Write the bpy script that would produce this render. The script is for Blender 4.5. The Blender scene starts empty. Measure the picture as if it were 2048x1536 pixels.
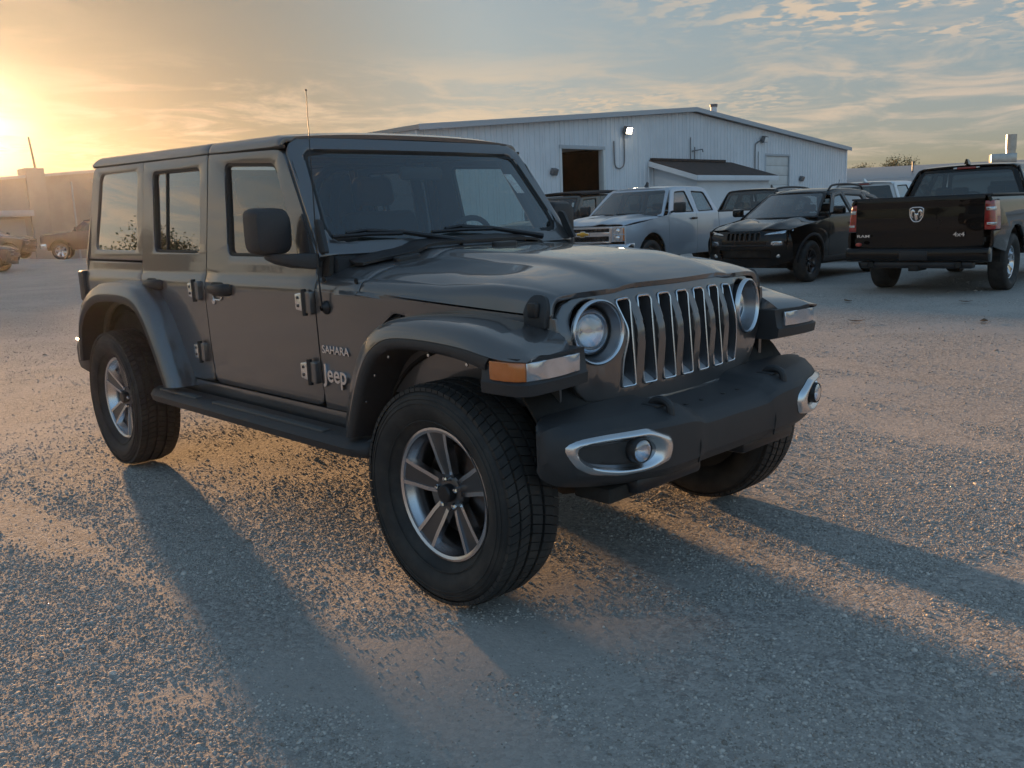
import bpy, bmesh, math, random
import numpy as np
from mathutils import Vector, Matrix, noise
random.seed(7); RNG = np.random.default_rng(11)
scene = bpy.context.scene
COL = scene.collection
PI = math.pi; rad = math.radians

# ------------------------------------------------------------------ camera, sky, sun, exposure
CAM_POS = Vector((2.38643, -2.78199, 1.36292)); YAW, PITCH, ROLL, FPX = rad(136.3847), rad(-10.5436), rad(-2.35422), 1774.85
cd = bpy.data.cameras.new('camera'); cam = bpy.data.objects.new('camera', cd); COL.objects.link(cam)
cd.sensor_fit = 'HORIZONTAL'; cd.sensor_width = 36.0; cd.lens = 36.0 * FPX / 2048.0; cd.clip_start = 0.05; cd.clip_end = 3000
_f = Vector((math.cos(PITCH) * math.cos(YAW), math.cos(PITCH) * math.sin(YAW), math.sin(PITCH)))
_r = _f.cross(Vector((0, 0, 1))).normalized(); _u = _r.cross(_f)
_r2 = math.cos(ROLL) * _r + math.sin(ROLL) * _u; _u2 = -math.sin(ROLL) * _r + math.cos(ROLL) * _u
cam.matrix_world = Matrix(((_r2.x, _u2.x, -_f.x, CAM_POS.x), (_r2.y, _u2.y, -_f.y, CAM_POS.y), (_r2.z, _u2.z, -_f.z, CAM_POS.z), (0, 0, 0, 1)))
scene.camera = cam

SUN_AZ, SUN_EL = rad(166.5), rad(6.0)
SUN_DIR = Vector((math.cos(SUN_EL) * math.cos(SUN_AZ), math.cos(SUN_EL) * math.sin(SUN_AZ), math.sin(SUN_EL)))

class NT:
    """small node-tree helper"""
    def __init__(s, tree): s.t = tree; s.n = tree.nodes; s.l = tree.links
    def new(s, typ, **k):
        nd = s.n.new(typ)
        for a, v in k.items():
            if a.startswith('_'): continue
            setattr(nd, a, v)
        return nd
    def link(s, a, b): s.l.new(a, b)
    def math(s, op, a, b=None, c=None, clamp=False):
        nd = s.n.new('ShaderNodeMath'); nd.operation = op; nd.use_clamp = clamp
        for i, v in enumerate((a, b, c)):
            if v is None: continue
            if isinstance(v, (int, float)): nd.inputs[i].default_value = v
            else: s.l.new(v, nd.inputs[i])
        return nd.outputs[0]
    def vmath(s, op, a, b=None):
        nd = s.n.new('ShaderNodeVectorMath'); nd.operation = op
        for i, v in enumerate((a, b)):
            if v is None: continue
            if isinstance(v, (tuple, list, Vector)): nd.inputs[i].default_value = tuple(v)
            else: s.l.new(v, nd.inputs[i])
        return nd
    def noise(s, vec, scale, detail=2.0, rough=0.5, dist=0.0, out='Fac'):
        nd = s.n.new('ShaderNodeTexNoise'); nd.inputs['Scale'].default_value = scale; nd.inputs['Detail'].default_value = detail
        nd.inputs['Roughness'].default_value = rough; nd.inputs['Distortion'].default_value = dist
        if vec is not None: s.l.new(vec, nd.inputs['Vector'])
        return nd.outputs[out]
    def ramp(s, fac, stops):
        nd = s.n.new('ShaderNodeValToRGB'); e = nd.color_ramp.elements
        while len(e) < len(stops): e.new(0.5)
        for i, (p, c) in enumerate(stops):
            e[i].position = p; e[i].color = (c, c, c, 1) if isinstance(c, (int, float)) else (*c, 1)
        s.l.new(fac, nd.inputs[0]); return nd.outputs[0]
    def mix(s, fac, a, b, blend='MIX'):
        nd = s.n.new('ShaderNodeMix'); nd.data_type = 'RGBA'; nd.blend_type = blend
        for sock, v in ((nd.inputs[0], fac), (nd.inputs[6], a), (nd.inputs[7], b)):
            if isinstance(v, (int, float)): sock.default_value = v
            elif isinstance(v, (tuple, list)): sock.default_value = (*v, 1) if len(v) == 3 else v
            else: s.l.new(v, sock)
        return nd.outputs[2]
    def smooth(s, v, a, b):
        nd = s.n.new('ShaderNodeMapRange'); nd.interpolation_type = 'SMOOTHSTEP'
        nd.inputs['From Min'].default_value = a; nd.inputs['From Max'].default_value = b
        s.l.new(v, nd.inputs['Value']); return nd.outputs[0]

world = bpy.data.worlds.new('World'); scene.world = world; world.use_nodes = True
w = NT(world.node_tree)
for nd in list(w.n): w.n.remove(nd)
w_out = w.new('ShaderNodeOutputWorld'); w_bg = w.new('ShaderNodeBackground'); w_bg.inputs['Strength'].default_value = 0.0648
w.link(w_bg.outputs[0], w_out.inputs[0])
sky = w.new('ShaderNodeTexSky'); sky.sky_type = 'NISHITA'; sky.sun_disc = False
sky.sun_elevation = SUN_EL; sky.sun_rotation = PI / 2 - SUN_AZ
sky.altitude = 100; sky.air_density = 1.0; sky.dust_density = 1.6; sky.ozone_density = 1.5
tc = w.new('ShaderNodeTexCoord')
vdir = w.vmath('NORMALIZE', tc.outputs['Generated']).outputs[0]
sep = w.new('ShaderNodeSeparateXYZ'); w.link(vdir, sep.inputs[0]); dz = sep.outputs[2]
# clouds: noise on a flat cloud deck (direction / elevation), so they shrink towards the horizon all round
zz = w.math('ADD', w.math('MAXIMUM', dz, 0.0), 0.045)
deck = w.new('ShaderNodeCombineXYZ'); w.link(w.math('DIVIDE', sep.outputs[0], zz), deck.inputs[0]); w.link(w.math('DIVIDE', sep.outputs[1], zz), deck.inputs[1])
deck = deck.outputs[0]
big = w.noise(w.vmath('ADD', deck, (3.1, 7.7, 0)).outputs[0], 0.22, 3, 0.55)
mid = w.noise(w.vmath('MULTIPLY', deck, (1.0, 0.8, 1.0)).outputs[0], 1.25, 6, 0.62, 0.5)
puff = w.noise(deck, 9.0, 3, 0.55, 0.25); puff2 = w.noise(deck, 2.2, 3, 0.6, 0.2)
band = w.math('MULTIPLY', w.smooth(dz, 0.05, 0.085), w.math('SUBTRACT', 1.0, w.smooth(dz, 0.12, 0.19)))      # long streaks low over the horizon
bank = w.math('MULTIPLY', w.smooth(mid, 0.43, 0.64), w.math('MAXIMUM', w.math('MULTIPLY', band, 0.95), w.smooth(big, 0.46, 0.64)))
dd = w.vmath('LENGTH', w.vmath('SUBTRACT', deck, (-1.05, 3.7, 0)).outputs[0]).outputs['Value']                # the mackerel patch up to the right
field = w.math('MAXIMUM', w.math('SUBTRACT', 1.0, w.smooth(dd, 0.7, 1.9)), w.math('MULTIPLY', w.smooth(w.noise(w.vmath('ADD', deck, (-1.4, 2.2, 3.0)).outputs[0], 0.35, 2, 0.5), 0.52, 0.66), 0.8))
ripple = w.math('MULTIPLY', w.math('MULTIPLY', w.smooth(puff, 0.44, 0.58), w.smooth(puff2, 0.32, 0.56)), field)
cloud = w.math('MAXIMUM', w.math('MULTIPLY', bank, 0.80), w.math('MULTIPLY', ripple, 0.95))
cloud = w.math('MULTIPLY', cloud, w.smooth(dz, 0.0, 0.05))
sdot = w.vmath('DOT_PRODUCT', vdir, tuple(SUN_DIR)).outputs['Value']
# gamma flattens the clear-sky brightness for stronger fill light; the aureole round the low sun stays bright
gam = w.new('ShaderNodeGamma'); w.link(sky.outputs[0], gam.inputs[0]); gam.inputs[1].default_value = 0.36
hsv = w.new('ShaderNodeHueSaturation'); w.link(gam.outputs[0], hsv.inputs['Color']); hsv.inputs['Saturation'].default_value = 1.45; hsv.inputs['Value'].default_value = 1.0
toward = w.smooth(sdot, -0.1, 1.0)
base = w.mix(1.0, hsv.outputs[0], w.mix(w.smooth(sdot, -0.45, 0.75), (2.35, 2.95, 3.55), (1.68, 1.95, 2.15)), 'MULTIPLY')  # sky away from the sun is brightened as added fill for the shaded sides
base = w.mix(1.0, base, w.mix(w.smooth(dz, 0.02, 0.22), (1.05, .92, .94), (1.0, 1.0, 1.0)), 'MULTIPLY')
base = w.mix(1.0, base, w.mix(w.smooth(sdot, 0.86, 0.995), (1.0, 1.0, 1.0), (.44, .42, .41)), 'MULTIPLY')
sd1 = w.math('MAXIMUM', sdot, 0.0)
aur = w.math('ADD', w.math('MULTIPLY', w.math('POWER', sd1, 90.0), 0.9), w.math('ADD', w.math('MULTIPLY', w.math('POWER', sd1, 900.0), 14.0), w.math('MULTIPLY', w.math('POWER', sd1, 14.0), 0.1)))
aurc = w.mix(1.0, (1.0, .74, .46), aur, 'MULTIPLY')
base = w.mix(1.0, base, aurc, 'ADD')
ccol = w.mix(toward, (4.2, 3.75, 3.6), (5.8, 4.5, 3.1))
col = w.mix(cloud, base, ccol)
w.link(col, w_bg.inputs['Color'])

sd = bpy.data.lights.new('sun', 'SUN'); sd.energy = 5.0; sd.angle = rad(2.2); sd.color = (1.0, 0.56, 0.25)
sun = bpy.data.objects.new('sun', sd); COL.objects.link(sun)
sun.rotation_euler = SUN_DIR.to_track_quat('Z', 'Y').to_euler()

scene.render.engine = 'CYCLES'
scene.view_settings.view_transform = 'Standard'; scene.view_settings.look = 'None'; scene.view_settings.gamma = 1.0
scene.view_settings.exposure = 1.0
scene.render.resolution_x = 1024; scene.render.resolution_y = 768
# ------------------------------------------------------------------ mesh helpers
def tag(o, label=None, cat=None, group=None, kind=None):
    if label: o['label'] = label
    if cat: o['category'] = cat
    if group: o['group'] = group
    if kind: o['kind'] = kind
    return o
def link(o, parent=None):
    COL.objects.link(o)
    if parent is not None: o.parent = parent
    return o
def thing(name, label, cat, loc=(0, 0, 0), rz=0.0, group=None):
    o = bpy.data.objects.new(name, None); o.empty_display_size = 0.2; link(o)
    o.location = loc; o.rotation_euler = (0, 0, rz); return tag(o, label, cat, group)
def mk(name, bm, mat, parent=None, ang=35, recalc=False):
    if recalc: bmesh.ops.recalc_face_normals(bm, faces=bm.faces[:])
    me = bpy.data.meshes.new(name); bm.to_mesh(me); bm.free()
    me.polygons.foreach_set('use_smooth', [True] * len(me.polygons))
    me.set_sharp_from_angle(angle=rad(ang)); me.materials.append(mat)
    return link(bpy.data.objects.new(name, me), parent)
def copy_tree(o, parent=None, swap=None):
    c = o.copy(); link(c, parent)
    if swap and c.type == 'MESH':
        for i, sl in enumerate(c.material_slots):
            if sl.material and sl.material.name in swap:
                m = swap[sl.material.name]; sl.link = 'OBJECT'; sl.material = m
    for ch in list(o.children): copy_tree(ch, c, swap)
    return c
def merge(bm, tmp):
    me = bpy.data.meshes.new('tmp'); tmp.to_mesh(me); tmp.free(); bm.from_mesh(me); bpy.data.meshes.remove(me)
def bevel_all(tmp, w_, seg=2, ang=30):
    es = [e for e in tmp.edges if len(e.link_faces) == 2 and e.calc_face_angle(0) > rad(ang)]
    bmesh.ops.bevel(tmp, geom=es, offset=w_, offset_type='OFFSET', segments=seg, profile=0.5, affect='EDGES', clamp_overlap=True)
def add_box(bm, x0, x1, y0, y1, z0, z1, bev=0.0, seg=2, M=None):
    t = bmesh.new(); bmesh.ops.create_cube(t, size=1.0)
    for v in t.verts: v.co = Vector(((x0 + x1) / 2 + v.co.x * (x1 - x0), (y0 + y1) / 2 + v.co.y * (y1 - y0), (z0 + z1) / 2 + v.co.z * (z1 - z0)))
    if bev: bevel_all(t, bev, seg)
    if M is not None: bmesh.ops.transform(t, matrix=M, verts=t.verts[:])
    merge(bm, t); return bm
def box(*a, **k): return add_box(bmesh.new(), *a, **k)
def add_tube(bm, pts, r, seg=8, caps=True, closed=False):
    pts = [Vector(p) for p in pts]; n = len(pts); rr = r if isinstance(r, (list, tuple)) else [r] * n
    rings = []; up = None
    for i, p in enumerate(pts):
        a = pts[(i - 1) % n] if (i > 0 or closed) else p; b = pts[(i + 1) % n] if (i < n - 1 or closed) else p
        d = (b - a).normalized()
        if up is None: up = Vector((0, 0, 1)) if abs(d.z) < 0.9 else Vector((1, 0, 0))
        x = d.cross(up).normalized(); up = x.cross(d).normalized()
        rings.append([bm.verts.new(p + rr[i] * (math.cos(2 * PI * k / seg) * x + math.sin(2 * PI * k / seg) * up)) for k in range(seg)])
    m = n if closed else n - 1
    for i in range(m):
        A, B = rings[i], rings[(i + 1) % n]
        for k in range(seg): bm.faces.new((A[k], A[(k + 1) % seg], B[(k + 1) % seg], B[k]))
    if caps and not closed:
        bm.faces.new(rings[0][::-1]); bm.faces.new(rings[-1])
    return bm
def tube(*a, **k):
    b = add_tube(bmesh.new(), *a, **k); bmesh.ops.recalc_face_normals(b, faces=b.faces[:]); return b
def add_lathe(bm, prof, seg=32, M=None, closed=False):
    """prof: (a, r) along local +Y; revolve about Y"""
    rings = []
    for a, r in prof:
        rings.append([bm.verts.new((r * math.cos(2 * PI * k / seg), a, r * math.sin(2 * PI * k / seg))) for k in range(seg)])
    n = len(rings); fs = []
    for i in range(n if closed else n - 1):
        A, B = rings[i], rings[(i + 1) % n]
        for k in range(seg): fs.append(bm.faces.new((A[k], A[(k + 1) % seg], B[(k + 1) % seg], B[k])))
    if M is not None: bmesh.ops.transform(bm, matrix=M, verts=[v for R in rings for v in R])
    return bm
def lathe(prof, seg=32, M=None, closed=False, cap=False):
    b = bmesh.new(); add_lathe(b, prof, seg, None, closed)
    if cap:
        bmesh.ops.holes_fill(b, edges=[e for e in b.edges if e.is_boundary], sides=0)
    if M is not None: bmesh.ops.transform(b, matrix=M, verts=b.verts[:])
    bmesh.ops.recalc_face_normals(b, faces=b.faces[:]); return b
def loft(rings, closed=True, caps=True):
    b = bmesh.new(); R = [[b.verts.new(p) for p in ring] for ring in rings]; m = len(R[0])
    for i in range(len(R) - 1):
        for k in range(m if closed else m - 1): b.faces.new((R[i][k], R[i][(k + 1) % m], R[i + 1][(k + 1) % m], R[i + 1][k]))
    if caps and closed: b.faces.new(R[0][::-1]); b.faces.new(R[-1])
    bmesh.ops.recalc_face_normals(b, faces=b.faces[:]); return b
def rp(pts, seg=4):
    out = []; n = len(pts)
    for i in range(n):
        p = Vector(pts[i][:2]); r = pts[i][2] if len(pts[i]) > 2 else 0
        if r <= 0: out.append((p.x, p.y)); continue
        a = Vector(pts[i - 1][:2]) - p; b = Vector(pts[(i + 1) % n][:2]) - p
        p1 = p + a.normalized() * min(r, a.length * .48); p2 = p + b.normalized() * min(r, b.length * .48)
        for k in range(seg + 1):
            t = k / seg; q = p1 * (1 - t) ** 2 + p * 2 * t * (1 - t) + p2 * t * t; out.append((q.x, q.y))
    return out
def inset(poly, d):
    """offset polygon inward by d (negative: outward)"""
    n = len(poly); A = sum(poly[i][0] * poly[(i + 1) % n][1] - poly[(i + 1) % n][0] * poly[i][1] for i in range(n))
    s = 1 if A > 0 else -1; out = []
    for i in range(n):
        p = Vector(poly[i]); a = (p - Vector(poly[i - 1])); b = (Vector(poly[(i + 1) % n]) - p)
        if a.length < 1e-9 or b.length < 1e-9: out.append((p.x, p.y)); continue
        a.normalize(); b.normalize(); na = Vector((-a.y, a.x)) * s; nb = Vector((-b.y, b.x)) * s
        m = na + nb; k = max(0.35, 1 + na.dot(nb)); q = p + m * (d / k); out.append((q.x, q.y))
    return out
def sheet(outer, fn, holes=(), th=.012, out=(0, 1, 0), cu=(), cv=(), bev=.004, seg=2):
    b = bmesh.new()
    for loop in [outer] + list(holes):
        vs = [b.verts.new((p[0], p[1], 0)) for p in loop]
        for i in range(len(vs)): b.edges.new((vs[i], vs[(i + 1) % len(vs)]))
    bmesh.ops.triangle_fill(b, use_beauty=True, use_dissolve=False, edges=b.edges[:])
    for cs, no in ((cu, (1, 0, 0)), (cv, (0, 1, 0))):
        for c in cs: bmesh.ops.bisect_plane(b, geom=b.verts[:] + b.edges[:] + b.faces[:], dist=1e-5, plane_co=(c * no[0], c * no[1], 0), plane_no=no)
    for v in b.verts: v.co = Vector(fn(v.co.x, v.co.y))
    b.normal_update(); out = Vector(out)
    if sum((f.normal.dot(out) * f.calc_area() for f in b.faces)) < 0: bmesh.ops.reverse_faces(b, faces=b.faces[:])
    b.normal_update()
    if th:
        be = [e for e in b.edges if e.is_boundary]; bl = [tuple(l.vert for l in (e.link_loops[0], e.link_loops[0].link_loop_next)) for e in be]
        nv = {v: b.verts.new(v.co - v.normal * th) for v in list(b.verts)}
        for f in list(b.faces): b.faces.new([nv[v] for v in f.verts][::-1])
        for p, q in bl: b.faces.new((q, p, nv[p], nv[q]))
        if bev: bmesh.ops.bevel(b, geom=be, offset=bev, offset_type='OFFSET', segments=seg, profile=0.5, affect='EDGES', clamp_overlap=False)
    return b
def panel(name, outer, fn, mat, parent, **k): return mk(name, sheet(outer, fn, **k), mat, parent)
def grid(fn, us, vs, th=.012, out=(0, 0, 1), bev=0.0):
    b = bmesh.new(); V = [[b.verts.new(fn(u, v)) for v in vs] for u in us]
    for i in range(len(us) - 1):
        for j in range(len(vs) - 1): b.faces.new((V[i][j], V[i + 1][j], V[i + 1][j + 1], V[i][j + 1]))
    b.normal_update(); out = Vector(out)
    if sum(f.normal.dot(out) for f in b.faces) < 0: bmesh.ops.reverse_faces(b, faces=b.faces[:])
    b.normal_update()
    if th:
        be = [e for e in b.edges if e.is_boundary]; bl = [tuple(l.vert for l in (e.link_loops[0], e.link_loops[0].link_loop_next)) for e in be]
        nv = {v: b.verts.new(v.co - v.normal * th) for v in list(b.verts)}
        for f in list(b.faces): b.faces.new([nv[v] for v in f.verts][::-1])
        for p, q in bl: b.faces.new((q, p, nv[p], nv[q]))
        if bev: bmesh.ops.bevel(b, geom=be, offset=bev, offset_type='OFFSET', segments=2, profile=0.5, affect='EDGES', clamp_overlap=False)
    return b
def lin(a, b, n): return [a + (b - a) * i / (n - 1) for i in range(n)]
def ip(x, xs, ys): return float(np.interp(x, xs, ys))
def sip(x, xs, ys, h=.012): return sum(float(np.interp(x + d * h, xs, ys)) for d in (-1, -.5, 0, .5, 1)) / 5
def cr(pts, n):
    """Catmull-Rom through points, n samples per span"""
    P = [Vector(p) for p in pts]; P = [P[0] * 2 - P[1]] + P + [P[-1] * 2 - P[-2]]; out = []
    for i in range(1, len(P) - 2):
        for k in range(n):
            t = k / n; a, b, c, d = P[i - 1:i + 3]
            out.append(.5 * ((2 * b) + (c - a) * t + (2 * a - 5 * b + 4 * c - d) * t * t + (3 * b - a - 3 * c + d) * t ** 3))
    out.append(P[-2]); return out
def frame_ring(outer, inner, fn, th=.02, out=(0, 1, 0), bev=.003): return sheet(outer, fn, holes=[inner], th=th, out=out, bev=bev)

# ------------------------------------------------------------------ materials
def material(name, col, rough=.5, metal=0.0, coat=0.0, coat_r=.04, spec=.5, bump=None, var=None, emit=None, spatter=None, rvar=None):
    m = bpy.data.materials.new(name); m.use_nodes = True; t = NT(m.node_tree); p = t.n['Principled BSDF']
    p.inputs['Base Color'].default_value = (*col, 1); p.inputs['Roughness'].default_value = rough; p.inputs['Metallic'].default_value = metal
    p.inputs['Coat Weight'].default_value = coat; p.inputs['Coat IOR'].default_value = 1.7; p.inputs['Coat Roughness'].default_value = coat_r; p.inputs['Specular IOR Level'].default_value = spec
    co = t.new('ShaderNodeTexCoord').outputs['Object']
    if var:  # (scale, amount, second colour)
        f = t.noise(co, var[0], 5, .6); f = t.smooth(f, .38, .66); f = t.math('MULTIPLY', f, var[1]); c2 = var[2]
        cc = t.mix(f, col, c2); t.link(cc, p.inputs['Base Color'])
    if spatter:  # dust film: (scale, amount, colour) - thin road dust
        f = t.smooth(t.noise(co, spatter[0], 6, .65), .45, .75); g = t.noise(co, spatter[0] * 14, 3, .6); f = t.math('MULTIPLY', t.math('MULTIPLY', f, g), spatter[1])
        src = p.inputs['Base Color'].links[0].from_socket if p.inputs['Base Color'].links else None
        cc = t.mix(f, src if src is not None else col, spatter[2]); t.link(cc, p.inputs['Base Color'])
        t.link(t.math('ADD', t.math('MULTIPLY', f, .5), rough, clamp=True), p.inputs['Roughness'])
        if coat: t.link(t.math('MULTIPLY', t.math('SUBTRACT', 1.0, f), coat), p.inputs['Coat Weight'])
    if rvar:
        f = t.noise(co, rvar[0], 4, .6); t.link(t.math('ADD', t.math('MULTIPLY', t.math('SUBTRACT', f, .5), rvar[1]), rough, clamp=True), p.inputs['Roughness'])
    if bump:  # (scale, distance, detail)
        h = t.noise(co, bump[0], bump[2] if len(bump) > 2 else 3, .6); b = t.new('ShaderNodeBump'); b.inputs['Distance'].default_value = bump[1]; b.inputs['Strength'].default_value = 1.0
        t.link(h, b.inputs['Height']); t.link(b.outputs[0], p.inputs['Normal'])
    if emit: p.inputs['Emission Color'].default_value = (*emit[0], 1); p.inputs['Emission Strength'].default_value = emit[1]
    return m
def glass(name, tint, ior=1.5, rough=0.0, boost=1.0):
    m = bpy.data.materials.new(name); m.use_nodes = True; t = NT(m.node_tree)
    for nd in list(t.n): t.n.remove(nd)
    o = t.new('ShaderNodeOutputMaterial'); tr = t.new('ShaderNodeBsdfTransparent'); tr.inputs[0].default_value = (*tint, 1)
    gl = t.new('ShaderNodeBsdfGlossy'); gl.inputs['Roughness'].default_value = rough; gl.inputs[0].default_value = (1, 1, 1, 1)
    fr = t.new('ShaderNodeFresnel'); fr.inputs[0].default_value = ior; mx = t.new('ShaderNodeMixShader')
    co = t.new('ShaderNodeTexCoord').outputs['Object']
    gm = t.new('ShaderNodeNewGeometry')   # same reflectance from either side of a thin pane
    t.link(t.math('ADD', ior, t.math('MULTIPLY', gm.outputs['Backfacing'], 1.0 / ior - ior)), fr.inputs[0])
    f = t.math('MULTIPLY', fr.outputs[0], boost, clamp=True)
    t.link(f, mx.inputs[0]); t.link(tr.outputs[0], mx.inputs[1]); t.link(gl.outputs[0], mx.inputs[2]); t.link(mx.outputs[0], o.inputs[0])
    return m
def paint(name, col, metal=.55, rough=.34, dust=.25, cior=1.7):
    m = material(name, col, rough, metal, coat=1.0, coat_r=.02, spatter=(2.2, dust, (.22, .19, .16)))
    m.node_tree.nodes['Principled BSDF'].inputs['Coat IOR'].default_value = cior; return m

M_paint = paint('paint_grey', (.135, .127, .125), .62, .33, .16)
M_plastic = material('black_plastic', (.034, .034, .036), .5, bump=(420, .0006), spatter=(3.0, .22, (.18, .155, .13)))
M_plastic_s = material('black_plastic_smooth', (.016, .016, .018), .38, spatter=(4.0, .15, (.18, .155, .13)))
M_dark = material('dark_underbody', (.012, .011, .010), .8, var=(6, .6, (.05, .042, .034)))
M_seal = material('rubber_seal', (.012, .012, .012), .55)
M_rubber = material('tyre_rubber', (.026, .0255, .025), .70, bump=(160, .0008), var=(9, .55, (.07, .062, .053)))
M_chrome = material('chrome', (.72, .72, .74), .06, 1.0)
M_silver = material('satin_silver', (.74, .75, .77), .24, 1.0)
M_mach = material('machined_alloy', (.66, .66, .68), .25, 1.0)
M_rimgrey = material('rim_grey', (.085, .085, .09), .32, .7, coat=.6)
M_steel = material('brake_steel', (.16, .15, .145), .42, 1.0, var=(20, .5, (.12, .07, .045)))
M_interior = material('interior_black', (.02, .02, .021), .75, bump=(150, .0008))
M_cloth = material('seat_cloth', (.03, .029, .03), .9, bump=(220, .0012))
M_glassW = glass('windshield_glass', (.76, .82, .80), 1.5, boost=2.3)
M_glassF = glass('door_glass', (.55, .63, .60), 1.5, boost=2.6)
M_glassR = glass('privacy_glass', (.10, .11, .11), 1.5, boost=3.2)
M_lens = glass('clear_lens', (.93, .95, .97), 1.45)
M_amber = material('amber_lens', (.62, .16, .02), .12, 0.0, coat=1.0, rvar=(60, .1))
M_whitelens = material('pearl_lens', (.66, .69, .74), .14, .8, coat=1.0, var=(16, .5, (.40, .42, .47)))
M_red = material('red_lens', (.42, .012, .010), .14, coat=1.0, var=(24, .6, (.16, .004, .004)))
M_refl = material('lamp_reflector', (.80, .82, .86), .05, 1.0)
M_tag = material('paper_tag', (.75, .76, .74), .6, var=(60, .7, (.45, .25, .25)))
# ------------------------------------------------------------------ wheels
def make_wheel(name, parent, loc, side, R=.405, W=.255, rr=.243, style='jeep', rot=0.0, tread=True, lip=.076, mrim=None, mface=None):
    """hub axis along local +Y = outward; side -1 = right side of the vehicle"""
    mrim = mrim or M_mach; mface = mface or M_rimgrey
    wz = rotm = Matrix.Translation(Vector(loc)) @ Matrix.Rotation(PI if side < 0 else 0, 4, 'Z') @ Matrix.Rotation(rot, 4, 'Y')
    h = W / 2
    # rim: barrel and machined outer lip
    b = lathe([(-.10, rr - .006), (-.095, rr - .03), (0.0, rr - .045), (.045, rr - .030), (lip - .012, rr - .018), (lip - .002, rr - .016), (lip + .003, rr - .006), (lip + .002, rr + .002), (lip - .006, rr + .004)], 48)
    rim = mk(name, b, mrim, parent, 30); rim.matrix_local = wz
    # tyre
    sh = R - rr; ro = R - .013 if tread else R
    prof = [(lip - .012, rr - .002), (lip + .004, rr + .012), (h - .012, rr + .3 * sh), (h, rr + .52 * sh), (h - .003, rr + .66 * sh), (h - .010, rr + .76 * sh), (h - .009, rr + .775 * sh), (h - .020, ro - .012), (h - .034, ro - .002), (h - .05, ro + .001)]
    full = prof + [(0.0, ro + .003)] + [(-a, r) for a, r in prof[::-1]]
    t = lathe(full, 56); tyre = mk('tyre', t, M_rubber, rim, 40)
    if tread:   # moulded ribs on the sidewall
        t = bmesh.new()
        for fr_, yy in ((.20, h - .0185), (.60, h - .0005), (.70, h - .004)):
            rr2 = rr + fr_ * sh; add_tube(t, [(rr2 * math.cos(a), yy, rr2 * math.sin(a)) for a in lin(0, 2 * PI * 55 / 56, 56)], .0026, 5, closed=True)
        mk('sidewall_rib', t, M_rubber, tyre, 60)
    if tread:
        b = bmesh.new(); n = 76; ribs = [(-.096, .034, .005), (-.055, .038, 0), (0, .044, 0), (.055, .038, 0), (.096, .034, .005)]
        sc = h / .1275
        for ri, (yc, wd, drop) in enumerate(ribs):
            yc *= sc; wd *= sc
            for k in range(n):
                a0 = 2 * PI * (k + (.5 if ri % 2 else 0) + .07) / n; a1 = a0 + 2 * PI * .88 / n; sk = (.35 if yc > 0 else -.35) * 2 * PI / n
                rt = R - drop; vs = []
                for rad_ in (R - .018, rt):
                    for (a, yy) in ((a0, yc - wd / 2), (a1, yc - wd / 2), (a1 + sk, yc + wd / 2), (a0 + sk, yc + wd / 2)):
                        q = rad_ - (.006 if abs(yy) > h * .80 else 0)
                        vs.append(b.verts.new((q * math.cos(a), yy, q * math.sin(a))))
                for f in ((4, 5, 6, 7), (0, 1, 5, 4), (1, 2, 6, 5), (2, 3, 7, 6), (3, 0, 4, 7)): b.faces.new([vs[i] for i in f])
        bmesh.ops.recalc_face_normals(b, faces=b.faces[:])
        tr = mk('tread_block', b, M_rubber, tyre, 30); tag(tr, kind='stuff')
    # dark disc added on the inboard side to hide the sunlit inner rim
    mk('added_rim_cover', lathe([(-.104, .001), (-.104, rr + .006)], 28), M_dark, rim, 30)
    # brake disc
    d = lathe([(-.02, .05), (-.02, .165), (-.005, .165), (-.005, .05)], 28, closed=True); mk('brake_disc', d, M_steel, rim, 30)
    n = {'jeep': 5, 'six': 6, 'multi': 7, 'ten': 10}[style]; ye = lip - .006; hubr = .066
    yh = ye - .036
    for k in range(n):
        A = Matrix.Rotation(2 * PI * k / n + PI / 2, 4, 'Y')
        wi, wo = (.029, .042) if style == 'jeep' else ((.030, .040) if style == 'six' else (.02, .026))
        ro_, ri_ = rr - .016, .045
        b = bmesh.new(); rings = []
        for (r, hw, yo, dep) in ((ri_, wi, yh, .03), (.11, wi + .25 * (wo - wi), yh + .012, .026), (.17, wi + .6 * (wo - wi), yh + .024, .024), (ro_, wo, ye - .003, .022)):
            rings.append([(r, yo, -hw), (r, yo, hw), (r, yo - dep, hw * .8), (r, yo - dep, -hw * .8)])
        b.free(); b = loft(rings); bmesh.ops.transform(b, matrix=A, verts=b.verts[:])
        sp = mk('spoke', b, mface, rim, 30)
        if style in ('jeep', 'six'):  # machined bright edges on either flank
            b = bmesh.new()
            for s in (-1, 1):
                pr = []
                for (r, hw, yo) in ((.066, wi - .008, yh + .006), (.11, wi + .25 * (wo - wi) - .003, yh + .017), (.17, wi + .6 * (wo - wi) - .001, yh + .029), (ro_ + .004, wo + .004, ye + .004)):
                    wd = .0075
                    pr.append([(r, yo, s * hw - wd), (r, yo, s * hw + wd), (r, yo - .03, s * hw + wd * 1.3), (r, yo - .03, s * hw - wd)])
                t2 = loft(pr); merge(b, t2)
            bmesh.ops.recalc_face_normals(b, faces=b.faces[:]); bmesh.ops.transform(b, matrix=A, verts=b.verts[:])
            mk('spoke_edge', b, mrim, sp, 30)
    b = lathe([(yh - .03, .07), (yh - .002, .066), (yh + .004, .055), (yh + .004, .0)], 28); mk('hub', b, mface, rim, 30)
    b = lathe([(yh, .034), (yh + .030, .033), (yh + .036, .028), (yh + .037, .001)], 24); mk('hub_cap', b, M_plastic_s, rim, 30)
    nl = 5 if style in ('jeep', 'multi') else 6
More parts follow.
